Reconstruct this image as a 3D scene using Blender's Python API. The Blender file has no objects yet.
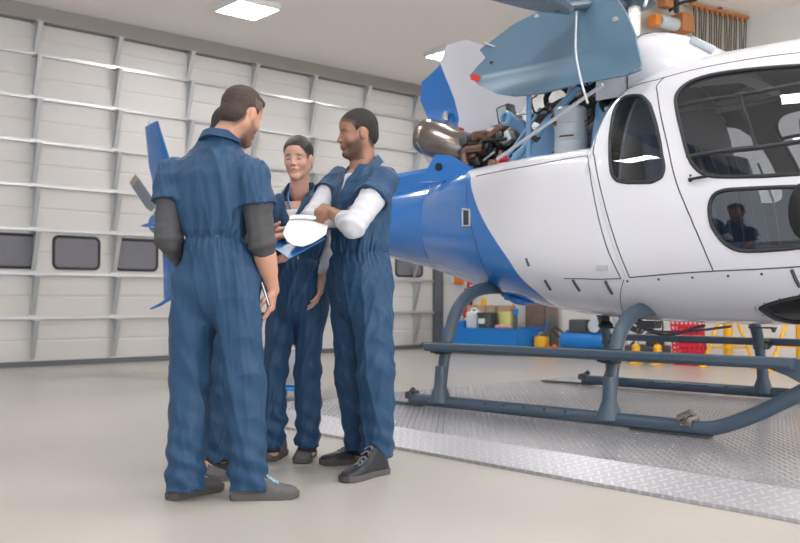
import bpy, bmesh, math, random
import numpy as np
from math import sin, cos, pi, radians, sqrt
from mathutils import Vector, Matrix
from mathutils.geometry import delaunay_2d_cdt

SC = bpy.context.scene
COL = SC.collection
random.seed(7)

# ------------------------------------------------------------------ camera
CAM_H = 0.86
AZ = radians(41.4)
cd = bpy.data.cameras.new('camera')
cam = bpy.data.objects.new('camera', cd)
COL.objects.link(cam)
cd.sensor_width = 36.0
cd.lens = 36.0 * 925 / 800
cam.location = (0, 0, CAM_H)
cam.rotation_euler = (radians(90) + math.atan(28.5 / 925), 0, -AZ)
cd.clip_start = 0.05
cd.dof.use_dof = True
cd.dof.focus_distance = 4.7
cd.dof.aperture_fstop = 3.2
SC.camera = cam

# ------------------------------------------------------------------ world, fill lights, exposure
wd = bpy.data.worlds.new('world')
SC.world = wd
wd.use_nodes = True
bg = wd.node_tree.nodes['Background']
bg.inputs[0].default_value = (0.86, 0.93, 1.0, 1)
bg.inputs[1].default_value = 0.8
SC.view_settings.view_transform = 'Standard'
SC.view_settings.look = 'None'
SC.view_settings.gamma = 1
SC.view_settings.exposure = -0.14
SC.view_settings.use_curve_mapping = False

def area_light(name, loc, rot, sx, sy, power, color=(1, 1, 1)):
    ld = bpy.data.lights.new(name, 'AREA')
    ld.shape = 'RECTANGLE'
    ld.size, ld.size_y = sx, sy
    ld.energy = power
    ld.color = color
    o = bpy.data.objects.new(name, ld)
    COL.objects.link(o)
    o.location = loc
    o.rotation_euler = rot
    return o

# added fill lights outside the view; front one tilts up to brighten the ceiling
area_light('fill_uplight_front', (3.0, -8.5, 1.8), (radians(132), 0, 0), 14, 3.2, 1250, (1.0, 0.97, 0.94))
area_light('fill_light_side', (-7.5, 3.0, 2.6), (radians(90), 0, radians(-90)), 12, 4.4, 170, (0.93, 0.97, 1.0))

# ------------------------------------------------------------------ materials
def nodes(m):
    nt = m.node_tree
    return nt, nt.nodes, nt.links

def mat(name, color, rough=0.5, metal=0.0, var=0.0, vscale=6.0, bump=0.0, bscale=40.0, coat=0.0,
        emit=None, estr=0.0, alpha=1.0, trans=0.0, ior=1.45, rvar=0.0, sheen=0.0, detail=4.0):
    m = bpy.data.materials.new(name)
    m.use_nodes = True
    nt, N, L = nodes(m)
    b = N['Principled BSDF']
    c = tuple(color) + (1,)
    b.inputs['Base Color'].default_value = c
    b.inputs['Roughness'].default_value = rough
    b.inputs['Metallic'].default_value = metal
    b.inputs['IOR'].default_value = ior
    if coat:
        b.inputs['Coat Weight'].default_value = coat
        b.inputs['Coat Roughness'].default_value = 0.06
    if sheen:
        b.inputs['Sheen Weight'].default_value = sheen
        b.inputs['Sheen Roughness'].default_value = 0.5
    if trans:
        b.inputs['Transmission Weight'].default_value = trans
    if emit:
        b.inputs['Emission Color'].default_value = tuple(emit) + (1,)
        b.inputs['Emission Strength'].default_value = estr
    b.inputs['Alpha'].default_value = alpha
    tc = N.new('ShaderNodeTexCoord')
    nz = N.new('ShaderNodeTexNoise')
    nz.inputs['Scale'].default_value = vscale
    nz.inputs['Detail'].default_value = detail
    L.new(tc.outputs['Object'], nz.inputs['Vector'])
    if var:
        rp = N.new('ShaderNodeMixRGB')
        rp.inputs[1].default_value = tuple(max(0, x * (1 - var)) for x in color) + (1,)
        rp.inputs[2].default_value = tuple(min(1, x * (1 + var)) for x in color) + (1,)
        L.new(nz.outputs['Fac'], rp.inputs[0])
        L.new(rp.outputs[0], b.inputs['Base Color'])
    if rvar:
        mr = N.new('ShaderNodeMapRange')
        mr.inputs[1].default_value = 0.3
        mr.inputs[2].default_value = 0.7
        mr.inputs[3].default_value = max(0.02, rough - rvar)
        mr.inputs[4].default_value = min(1, rough + rvar)
        L.new(nz.outputs['Fac'], mr.inputs[0])
        L.new(mr.outputs[0], b.inputs['Roughness'])
    if bump:
        n2 = N.new('ShaderNodeTexNoise')
        n2.inputs['Scale'].default_value = bscale
        n2.inputs['Detail'].default_value = 3
        L.new(tc.outputs['Object'], n2.inputs['Vector'])
        bp = N.new('ShaderNodeBump')
        bp.inputs['Strength'].default_value = 1.0
        bp.inputs['Distance'].default_value = bump
        L.new(n2.outputs['Fac'], bp.inputs['Height'])
        L.new(bp.outputs[0], b.inputs['Normal'])
    return m

M = {}
M['white'] = mat('white_gloss_paint', (0.70, 0.705, 0.77), 0.22, coat=0.6)
M['blue'] = mat('blue_gloss_paint', (0.012, 0.16, 0.52), 0.25, coat=0.7)
M['panel_in'] = mat('blue_grey_inner_panel', (0.088, 0.165, 0.245), 0.36, var=0.12, vscale=3)
M['gear'] = mat('slate_landing_gear_paint', (0.055, 0.085, 0.120), 0.32, var=0.1)
M['seal'] = mat('black_rubber_seal', (0.025, 0.027, 0.032), 0.5)
M['seam'] = mat('dark_seam', (0.05, 0.055, 0.065), 0.6)
M['black'] = mat('black_plastic', (0.012, 0.013, 0.015), 0.4)
M['steel'] = mat('brushed_steel', (0.55, 0.55, 0.56), 0.28, 1.0, var=0.15, vscale=14, rvar=0.1)
M['alu'] = mat('aluminium_profile', (0.62, 0.63, 0.65), 0.38, 0.85, var=0.06, vscale=5)
M['galv'] = mat('galvanised_steel', (0.56, 0.58, 0.60), 0.42, 0.7, var=0.12, vscale=9)
M['burnt'] = mat('heat_tinted_steel', (0.27, 0.235, 0.22), 0.27, 1.0, var=0.25, vscale=7)
M['bronze'] = mat('bronze_ducting', (0.20, 0.12, 0.085), 0.42, 0.7, var=0.25, vscale=20)
M['engine'] = mat('engine_castings', (0.10, 0.10, 0.11), 0.45, 0.6, var=0.5, vscale=30)
M['lightblue'] = mat('pale_blue_primer', (0.22, 0.42, 0.66), 0.35, var=0.1, vscale=9)
M['palegrey'] = mat('pale_grey_paint', (0.50, 0.55, 0.60), 0.35)
M['red'] = mat('red_plastic', (0.62, 0.03, 0.025), 0.4)
M['orange'] = mat('orange_paint', (0.75, 0.22, 0.03), 0.45, var=0.1)
M['yellow'] = mat('yellow_paint', (0.80, 0.42, 0.02), 0.42, var=0.08)
M['blade'] = mat('grey_blade_paint', (0.19, 0.22, 0.26), 0.36)
M['tan'] = mat('tan_blade_tip', (0.36, 0.30, 0.23), 0.5)
M['teal'] = mat('green_anodised_hub', (0.05, 0.22, 0.18), 0.4, 0.5)
M['seatblue'] = mat('navy_seat_fabric', (0.05, 0.065, 0.115), 0.85, var=0.15)
M['cabingrey'] = mat('cabin_lining_grey', (0.16, 0.165, 0.18), 0.7, var=0.08)
M['ceiling'] = mat('painted_ceiling', (0.90, 0.855, 0.81), 0.85, var=0.02, vscale=1.2)
M['soffit'] = mat('header_shade_grey', (0.30, 0.285, 0.275), 0.8, var=0.04, vscale=2)  # darker than the door: shading put into the header's colour
M['doorw'] = mat('white_door_panel', (0.62, 0.605, 0.595), 0.5, var=0.025, vscale=2)
M['wallw'] = mat('white_plaster', (0.76, 0.745, 0.735), 0.85, var=0.02, vscale=2, bump=0.0006, bscale=60)
M['bulk'] = mat('beige_plaster', (0.52, 0.47, 0.41), 0.85, var=0.03, vscale=2)
M['darkpost'] = mat('dark_grey_post', (0.13, 0.14, 0.16), 0.5, 0.2)
M['lampbody'] = mat('lamp_housing', (0.75, 0.75, 0.74), 0.5)
M['diffuser'] = mat('lit_lamp_diffuser', (1, 1, 1), 0.5, emit=(1.0, 0.985, 0.96), estr=46.0)

def glass_mat(name, tint, refl=0.12, rough=0.02):
    # thin tinted pane: clear transmission tinted, plus a fresnel reflection
    m = bpy.data.materials.new(name); m.use_nodes = True
    nt, N, L = nodes(m)
    for n in list(N):
        if n.type == 'BSDF_PRINCIPLED': N.remove(n)
    out = [n for n in N if n.type == 'OUTPUT_MATERIAL'][0]
    tr = N.new('ShaderNodeBsdfTransparent'); tr.inputs[0].default_value = tuple(tint) + (1,)
    gl = N.new('ShaderNodeBsdfGlossy'); gl.inputs['Roughness'].default_value = rough
    gl.inputs[0].default_value = (0.95, 0.97, 1, 1)
    lw = N.new('ShaderNodeLayerWeight'); lw.inputs[0].default_value = 0.35
    mr = N.new('ShaderNodeMapRange'); mr.inputs[3].default_value = refl; mr.inputs[4].default_value = 0.95
    mx = N.new('ShaderNodeMixShader')
    L.new(lw.outputs['Facing'], mr.inputs[0]); 
    pw = N.new('ShaderNodeMath'); pw.operation = 'POWER'; pw.inputs[1].default_value = 4
    L.new(lw.outputs['Facing'], pw.inputs[0]); L.new(pw.outputs[0], mr.inputs[0])
    L.new(mr.outputs[0], mx.inputs[0]); L.new(tr.outputs[0], mx.inputs[1]); L.new(gl.outputs[0], mx.inputs[2])
    L.new(mx.outputs[0], out.inputs[0])
    return m
M['glass'] = glass_mat('tinted_window_glass', (0.66, 0.69, 0.73), 0.07)
M['doorglass'] = mat('frosted_grey_door_glass', (0.17, 0.17, 0.20), 0.45, var=0.15, vscale=3)

# concrete floor: polished, faint clouding, soft reflections
def floor_material():
    m = mat('polished_concrete', (0.50, 0.475, 0.44), 0.3)
    nt, N, L = nodes(m); b = N['Principled BSDF']
    tc = N.new('ShaderNodeTexCoord')
    a = N.new('ShaderNodeTexNoise'); a.inputs['Scale'].default_value = 0.7; a.inputs['Detail'].default_value = 3
    c = N.new('ShaderNodeTexNoise'); c.inputs['Scale'].default_value = 2.2; c.inputs['Detail'].default_value = 2
    L.new(tc.outputs['Object'], a.inputs[0]); L.new(tc.outputs['Object'], c.inputs[0])
    mx = N.new('ShaderNodeMixRGB'); mx.inputs[1].default_value = (0.405, 0.382, 0.352, 1); mx.inputs[2].default_value = (0.500, 0.474, 0.438, 1)
    L.new(a.outputs['Fac'], mx.inputs[0]); L.new(mx.outputs[0], b.inputs['Base Color'])
    mr = N.new('ShaderNodeMapRange'); mr.inputs[1].default_value = .3; mr.inputs[2].default_value = .7
    mr.inputs[3].default_value = 0.27; mr.inputs[4].default_value = 0.36
    b.inputs['Roughness'].default_value = .30
    return m
M['floor'] = floor_material()

# aluminium tread plate with raised diagonal bars
def tread_material(name='aluminium_tread_plate', depth=.012, r0=.46, r1=.17, c0=(.36, .355, .38), c1=(.50, .49, .52), c2=(.86, .85, .88), P=.052):
    m = mat(name, (0.62, 0.61, 0.64), 0.33, 0.8, rvar=0.0)
    nt, N, L = nodes(m); b = N['Principled BSDF']
    tc = N.new('ShaderNodeTexCoord')
    sx = N.new('ShaderNodeSeparateXYZ'); L.new(tc.outputs['Object'], sx.inputs[0])
    def mth(op, a, b_=None, c=None):
        n = N.new('ShaderNodeMath'); n.operation = op
        for i, v in enumerate((a, b_, c)):
            if v is None: continue
            if isinstance(v, (int, float)): n.inputs[i].default_value = v
            else: L.new(v, n.inputs[i])
        return n.outputs[0]
    u = mth('DIVIDE', mth('ADD', sx.outputs[0], sx.outputs[1]), P)
    v = mth('DIVIDE', mth('SUBTRACT', sx.outputs[0], sx.outputs[1]), P)
    par = mth('MODULO', mth('ABSOLUTE', mth('ADD', mth('FLOOR', u), mth('FLOOR', v))), 2.0)   # 0/1 checker
    fu = mth('SUBTRACT', mth('FRACT', u), 0.5); fv = mth('SUBTRACT', mth('FRACT', v), 0.5)
    def lens(a, c):      # 1 inside elongated bar
        d = mth('ADD', mth('POWER', mth('DIVIDE', a, 0.62), 2.0), mth('POWER', mth('DIVIDE', c, 0.2), 2.0))
        return mth('MAXIMUM', mth('SUBTRACT', 1.0, d), 0.0)
    fu = mth('ABSOLUTE', fu); fv = mth('ABSOLUTE', fv)
    h = mth('ADD', mth('MULTIPLY', par, lens(fu, fv)), mth('MULTIPLY', mth('SUBTRACT', 1.0, par), lens(fv, fu)))
    hh = mth('MINIMUM', mth('MULTIPLY', h, 2.0), 1.0)
    bp = N.new('ShaderNodeBump'); bp.inputs['Strength'].default_value = 1; bp.inputs['Distance'].default_value = depth
    L.new(hh, bp.inputs['Height']); L.new(bp.outputs[0], b.inputs['Normal'])
    mr = N.new('ShaderNodeMapRange'); mr.inputs[3].default_value = r0; mr.inputs[4].default_value = r1; L.new(hh, mr.inputs[0]); L.new(mr.outputs[0], b.inputs['Roughness'])
    nz = N.new('ShaderNodeTexNoise'); nz.inputs['Scale'].default_value = 1.5; nz.inputs['Detail'].default_value = 5
    L.new(tc.outputs['Object'], nz.inputs[0])
    cr = N.new('ShaderNodeValToRGB')
    cr.color_ramp.elements[0].position = .3; cr.color_ramp.elements[0].color = c0 + (1,)
    cr.color_ramp.elements[1].position = .7; cr.color_ramp.elements[1].color = c1 + (1,)
    L.new(nz.outputs[0], cr.inputs[0]); wx = N.new('ShaderNodeMixRGB'); wx.inputs[2].default_value = c2 + (1,); L.new(hh, wx.inputs[0]); L.new(cr.outputs[0], wx.inputs[1]); L.new(wx.outputs[0], b.inputs['Base Color'])
    return m
M['tread'] = tread_material()
M['tread_edge'] = tread_material('aluminium_sloping_edge', 0.0014, .42, .36, (.42, .415, .445), (.50, .495, .525), (.54, .535, .565), .06)

# ------------------------------------------------------------------ mesh helpers
def link_mesh(name, verts, faces, mats, parent=None, fm=None, smooth=True, angle=35):
    me = bpy.data.meshes.new(name)
    me.from_pydata([tuple(map(float, v)) for v in verts], [], [tuple(int(i) for i in f) for f in faces])
    if not isinstance(mats, (list, tuple)): mats = [mats]
    for k in mats: me.materials.append(M[k] if isinstance(k, str) else k)
    if fm is not None: me.polygons.foreach_set('material_index', list(fm))
    me.polygons.foreach_set('use_smooth', [bool(smooth)] * len(me.polygons))
    me.update()
    o = bpy.data.objects.new(name, me)
    COL.objects.link(o)
    if parent is not None: o.parent = parent
    if smooth and angle:
        me.set_sharp_from_angle(angle=radians(angle))
    return o

def frame_from(t):
    t = np.array(t, float); t /= np.linalg.norm(t) + 1e-12
    a = np.array([0, 0, 1.0]) if abs(t[2]) < 0.9 else np.array([1.0, 0, 0])
    u = np.cross(a, t); u /= np.linalg.norm(u); v = np.cross(t, u)
    return u, v, t

def spline(pts, n=8):
    P = [np.array(p, float) for p in pts]
    if len(P) < 3: return P
    out = []
    for i in range(len(P) - 1):
        p0 = P[i - 1] if i > 0 else 2 * P[0] - P[1]; p1, p2 = P[i], P[i + 1]
        p3 = P[i + 2] if i + 2 < len(P) else 2 * P[-1] - P[-2]
        for k in range(n):
            t = k / n
            out.append(0.5 * ((2 * p1) + (-p0 + p2) * t + (2 * p0 - 5 * p1 + 4 * p2 - p3) * t * t + (-p0 + 3 * p1 - 3 * p2 + p3) * t ** 3))
    out.append(P[-1]); return out

class MB:
    def __init__(s): s.v = []; s.f = []; s.m = []; s.mi = 0
    def add(s, vs, fs):
        b = len(s.v); s.v += [tuple(v) for v in vs]
        for f in fs: s.f.append(tuple(i + b for i in f)); s.m.append(s.mi)
        return s
    def use(s, i): s.mi = i; return s
    def box(s, c, size, rot=None, bev=0.0):
        x, y, z = [q / 2 for q in size]
        R = np.eye(3) if rot is None else np.array(rot if not isinstance(rot, (int, float)) else Matrix.Rotation(rot, 3, 'Z'))
        if bev <= 0:
            vs = [(sx * x, sy * y, sz * z) for sx in (-1, 1) for sy in (-1, 1) for sz in (-1, 1)]
            fs = [(0, 1, 3, 2), (4, 6, 7, 5), (0, 4, 5, 1), (2, 3, 7, 6), (0, 2, 6, 4), (1, 5, 7, 3)]
        else:
            bm = bmesh.new(); bmesh.ops.create_cube(bm, size=1)
            for v in bm.verts: v.co = Vector((v.co.x * 2 * x, v.co.y * 2 * y, v.co.z * 2 * z))
            bmesh.ops.bevel(bm, geom=bm.edges[:], offset=min(bev, 0.49 * 2 * min(x, y, z)), segments=2, affect='EDGES', profile=0.5)
            bm.verts.index_update(); vs = [tuple(v.co) for v in bm.verts]; fs = [tuple(v.index for v in f.verts) for f in bm.faces]; bm.free()
        return s.add([tuple(R @ np.array(v) + np.array(c)) for v in vs], fs)
    def tube(s, pts, r, n=10, caps=True, smooth=0, flat=None):
        P = spline(pts, smooth) if smooth else [np.array(p, float) for p in pts]
        if isinstance(r, (list, tuple)):
            R = np.interp(np.linspace(0, 1, len(P)), np.linspace(0, 1, len(r)), r)
        else: R = [r] * len(P)
        rings = []; prev = None
        for i, p in enumerate(P):
            t = (P[min(i + 1, len(P) - 1)] - P[max(i - 1, 0)])
            if prev is None: u, v, _ = frame_from(t)
            else:
                t = t / (np.linalg.norm(t) + 1e-12)
                u = prev - t * np.dot(prev, t); u /= np.linalg.norm(u) + 1e-12; v = np.cross(t, u)
            prev = u
            a, b2 = (1, 1) if flat is None else flat
            rings.append([p + (u * cos(2 * pi * k / n) * a + v * sin(2 * pi * k / n) * b2) * R[i] for k in range(n)])
        return s.loft(rings, caps)
    def loft(s, rings, caps=True, closed=True):
        n = len(rings[0]); vs = [tuple(q) for r in rings for q in r]; fs = []
        for i in range(len(rings) - 1):
            for k in range(n if closed else n - 1):
                a = i * n + k; b = i * n + (k + 1) % n
                fs.append((a, b, b + n, a + n))
        if caps:
            fs.append(tuple(range(n - 1, -1, -1))); fs.append(tuple((len(rings) - 1) * n + k for k in range(n)))
        return s.add(vs, fs)
    def lathe(s, prof, origin=(0, 0, 0), axis=(0, 0, 1), n=24, caps=True):
        u, v, t = frame_from(axis); o = np.array(origin, float)
        return s.loft([[o + t * h + (u * cos(2 * pi * k / n) + v * sin(2 * pi * k / n)) * max(r, 1e-4) for k in range(n)] for r, h in prof], caps)
    def ball(s, c, r, n=14):
        r = (r, r, r) if isinstance(r, (int, float)) else r
        rings = []
        for i in range(n // 2 + 1):
            th = pi * i / (n // 2); q = max(sin(th), 1e-3)
            rings.append([(c[0] + r[0] * q * cos(2 * pi * k / n), c[1] + r[1] * q * sin(2 * pi * k / n), c[2] - r[2] * cos(th)) for k in range(n)])
        return s.loft(rings)
    def prism(s, poly, d0, d1, fn):
        # poly list of (a,b); fn(a,b,d)->xyz
        n = len(poly)
        vs = [fn(a, b, d0) for a, b in poly] + [fn(a, b, d1) for a, b in poly]
        fs = [tuple(range(n - 1, -1, -1)), tuple(range(n, 2 * n))] + [(k, (k + 1) % n, (k + 1) % n + n, k + n) for k in range(n)]
        return s.add(vs, fs)
    def build(s, name, mats, parent=None, smooth=True, angle=35):
        o = link_mesh(name, s.v, s.f, mats, parent, s.m, smooth, angle)
        bm = bmesh.new(); bm.from_mesh(o.data); bmesh.ops.recalc_face_normals(bm, faces=bm.faces); bm.to_mesh(o.data); bm.free()
        return o

def empty(name, loc=(0, 0, 0), rz=0.0, parent=None):
    o = bpy.data.objects.new(name, None); COL.objects.link(o)
    o.location = loc; o.rotation_euler = (0, 0, rz); o.empty_display_size = 0.1
    if parent: o.parent = parent
    return o

def tag(o, label=None, cat=None, group=None, kind=None):
    if label: o['label'] = label
    if cat: o['category'] = cat
    if group: o['group'] = group
    if kind: o['kind'] = kind
    return o

def thing(name, label, cat, loc=(0, 0, 0), rz=0.0, group=None):
    return tag(empty(name, loc, rz), label, cat, group)

def struct(o): o['kind'] = 'structure'; return o

def copy_tree(o, parent=None):
    c = o.copy(); COL.objects.link(c); c.parent = parent
    for ch in list(o.children): copy_tree(ch, c)
    return c
# ================================================================== the hangar
CEIL = 4.68; DY = 12.15; WX = 11.7
struct(MB().box((2.0, 2.0, -0.05), (19.6, 20.5, 0.1)).build('floor', 'floor', smooth=False))
struct(MB().box((2.0, 2.0, CEIL + 0.06), (19.6, 20.5, 0.12)).build('ceiling', 'ceiling', smooth=False))
struct(MB().box((WX + 0.1, 2.0, CEIL / 2), (0.2, 20.5, CEIL)).build('wall_right', 'wallw', smooth=False))
# header above the sectional door, and wall strips beside it
struct(MB().box((2.0, DY - 0.03, 4.58), (19.4, 0.20, 0.20)).build('trim_header', 'soffit', smooth=False))
struct(MB().box((2.0, DY + 0.22, CEIL / 2), (19.6, 0.2, CEIL)).build('wall_back', 'wallw', smooth=False))
struct(MB().box((10.37, 6.62, 4.22), (2.75, 0.25, 0.92), rot=-radians(8.0)).build('wall_bulkhead', 'bulk', smooth=False))
b = MB(); b.box((11.56, DY - 0.02, 2.24), (0.14, 0.14, 4.48)); b.box((11.66, DY - 0.05, 2.24), (0.07, 0.05, 4.48))
struct(b.build('trim_door_jamb', 'darkpost', smooth=False))

# sectional overhead door: one thing, its rails, brackets and windows are parts
door = empty('door_1', (0, 0, 0)); door['kind'] = 'structure'
x0d, x1d = -6.0, 11.48
PH = 4.48 / 8 + 0.0
seam_z = [0.05 + k * (4.48 - 0.05) / 7.75 for k in range(8)] + [4.48]
b = MB()
for k in range(8):
    za, zb = seam_z[k], seam_z[k + 1]
    m_ = (za + zb) / 2
    prof = [(0, za + .004), (-.016, za + .012), (-.016, m_ - .018), (-.010, m_ - .010), (-.010, m_ + .010), (-.016, m_ + .018), (-.016, zb - .012), (0, zb - .004)]
    vs = [(x0d, DY + y, z) for y, z in prof] + [(x1d, DY + y, z) for y, z in prof]
    n = len(prof); b.add(vs, [(i, i + 1, i + 1 + n, i + n) for i in range(n - 1)])
b.box(((x0d + x1d) / 2, DY + 0.02, 2.24), (x1d - x0d, 0.03, 4.46))
b.build('door_panels', 'doorw', door, smooth=False)
for z in seam_z[1:-1]:
    r_ = MB(); r_.box(((x0d + x1d) / 2, DY - 0.035, z), (x1d - x0d, 0.05, 0.022)); r_.box(((x0d + x1d) / 2, DY - 0.058, z + 0.012), (x1d - x0d, 0.008, 0.036))
    r_.build('horizontal_rail', 'alu', door, smooth=False)
MB().box(((x0d + x1d) / 2, DY - 0.03, 0.035), (x1d - x0d, 0.07, 0.07)).build('bottom_seal', 'darkpost', door, smooth=False)
def bracket(x, za, zb):
    m = MB()
    za += .03; zb -= .025
    # sawtooth stiffener: web deep at the top, shallow at the foot, with a front flange
    m.prism([(-.02, za), (-.035, za), (-.21, zb), (-.02, zb)], x - .003, x + .003, lambda a, z, d: (d, DY + a, z))
    m.prism([(-.035, za), (-.041, za), (-.216, zb), (-.21, zb)], x - .03, x + .03, lambda a, z, d: (d, DY + a, z))
    m.box((x, DY - .11, zb + .004), (.10, .20, .012))
    m.box((x, DY - .03, za - .012), (.13, .03, .05))
    return m
for x in (-5.55, -4.45, -3.35, -2.25, -1.15, -.05, 1.05, 2.15, 3.25, 4.35, 5.45, 6.55, 7.65, 8.75, 9.87, 11.0):
    if x < 2: continue
    for k in range(8):
        bracket(x, seam_z[k], seam_z[k + 1]).build('stiffener', 'galv', door, smooth=False)
def rrect(x0, x1, z0, z1, r, n=6):
    out = []
    for cx, cz, a0 in ((x1 - r, z1 - r, 0), (x0 + r, z1 - r, 90), (x0 + r, z0 + r, 180), (x1 - r, z0 + r, 270)):
        for k in range(n + 1):
            a = radians(a0 + 90 * k / n); out.append((cx + r * cos(a), cz + r * sin(a)))
    return out
for i in range(-3, 8):
    xa = 4.62 + i * .854
    p = rrect(xa, xa + .62, 1.28, 1.70, .07)
    w = MB().tube([(a, DY - .02, z) for a, z in p + p[:2]], .020, 8)
    fr = w.build('window_frame', 'seal', door)
    MB().prism(rrect(xa, xa + .62, 1.28, 1.70, .07), -.022, -.012, lambda a, z, d: (a, DY + d, z)).build('pane', 'doorglass', fr, smooth=False)

# ceiling lamps: shallow square panels
def ceiling_lamp():
    t = thing('ceiling_lamp', 'square lit ceiling lamp panel', 'ceiling lamp')
    b = MB(); s_ = .30
    for sx, sy, lx, ly in ((0, 1, .62, .02), (0, -1, .62, .02), (1, 0, .02, .58), (-1, 0, .02, .58)):
        b.box((sx * s_, sy * s_, -.04), (lx, ly, .08))
    b.box((0, 0, -.01), (.58, .58, .02))
    b.build('lamp_housing', 'lampbody', t, smooth=False)
    MB().box((0, 0, -.07), (.578, .578, .012)).build('diffuser', 'diffuser', t, smooth=False)
    return t
# ================================================================== helicopter hull surface (local: x nose, -y starboard, z up from the platform)
FUS = np.array([
    # x      w     zb     zw     zt    nlow  nup
    [-2.60, 0.300, 1.200, 1.480, 1.760, 2.0, 2.0],
    [-2.05, 0.345, 1.090, 1.430, 1.775, 2.0, 2.1],
    [-1.70, 0.405, 1.005, 1.390, 1.790, 2.1, 2.4],
    [-1.30, 0.560, 0.895, 1.340, 1.800, 2.3, 4.0],
    [-0.95, 0.700, 0.810, 1.300, 1.800, 2.5, 6.0],
    [-0.60, 0.800, 0.740, 1.260, 1.800, 2.7, 7.0],
    [-0.25, 0.865, 0.680, 1.230, 1.800, 2.9, 8.0],
    [ 0.08, 0.905, 0.645, 1.210, 1.800, 3.0, 8.0],
    [ 0.27, 0.918, 0.635, 1.205, 1.802, 3.0, 7.0],
    [ 0.295, 0.920, 0.630, 1.205, 1.84, 3.0, 6.0],
    [ 0.325, 0.922, 0.628, 1.200, 2.120, 3.0, 3.6],
    [ 0.39, 0.925, 0.625, 1.200, 2.290, 3.0, 2.8],
    [ 0.60, 0.932, 0.618, 1.200, 2.370, 3.0, 2.6],
    [ 1.00, 0.935, 0.610, 1.200, 2.400, 2.9, 2.6],
    [ 1.50, 0.925, 0.610, 1.190, 2.395, 2.8, 2.6],
    [ 1.90, 0.890, 0.620, 1.180, 2.330, 2.6, 2.6],
    [ 2.25, 0.810, 0.640, 1.160, 2.170, 2.4, 2.4],
    [ 2.60, 0.670, 0.680, 1.130, 1.840, 2.2, 2.2],
    [ 2.90, 0.470, 0.750, 1.100, 1.500, 2.1, 2.1],
    [ 3.08, 0.260, 0.850, 1.080, 1.280, 2.0, 2.0],
    [ 3.14, 0.020, 1.050, 1.070, 1.090, 2.0, 2.0]])
def _mono(xs, ys):
    n = len(xs); h = np.diff(xs); d = np.diff(ys) / h; m = np.zeros(n)
    m[0], m[-1] = d[0], d[-1]
    for i in range(1, n - 1):
        if d[i - 1] * d[i] > 0:
            w1 = 2 * h[i] + h[i - 1]; w2 = h[i] + 2 * h[i - 1]
            m[i] = (w1 + w2) / (w1 / d[i - 1] + w2 / d[i])
    return m
_FM = np.stack([_mono(FUS[:, 0], FUS[:, k]) for k in range(1, 7)], 1)
def fus_par(x):
    x = min(max(x, FUS[0, 0]), FUS[-1, 0])
    i = min(int(np.searchsorted(FUS[:, 0], x, side='right')) - 1, len(FUS) - 2); i = max(i, 0)
    h = FUS[i + 1, 0] - FUS[i, 0]; t = (x - FUS[i, 0]) / h
    return ((2*t**3 - 3*t**2 + 1) * FUS[i, 1:] + (t**3 - 2*t**2 + t) * h * _FM[i] + (-2*t**3 + 3*t**2) * FUS[i + 1, 1:] + (t**3 - t**2) * h * _FM[i + 1])
def fus_pt(x, th, off=0.0):
    # th 0 = keel, pi/2 = widest, pi = roof centre ; starboard side (-y)
    w, zb, zw, zt, nl, nu = fus_par(x)
    s, c = max(sin(th), 0.0), cos(th)
    n = nl if c > 0 else nu
    r = (s ** n + abs(c) ** n) ** (-1.0 / n)
    z = zw + (zb - zw - off) * r * c if c > 0 else zw - (zt - zw + off) * r * c
    return np.array([x, -(w + off) * r * s, z])
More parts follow.
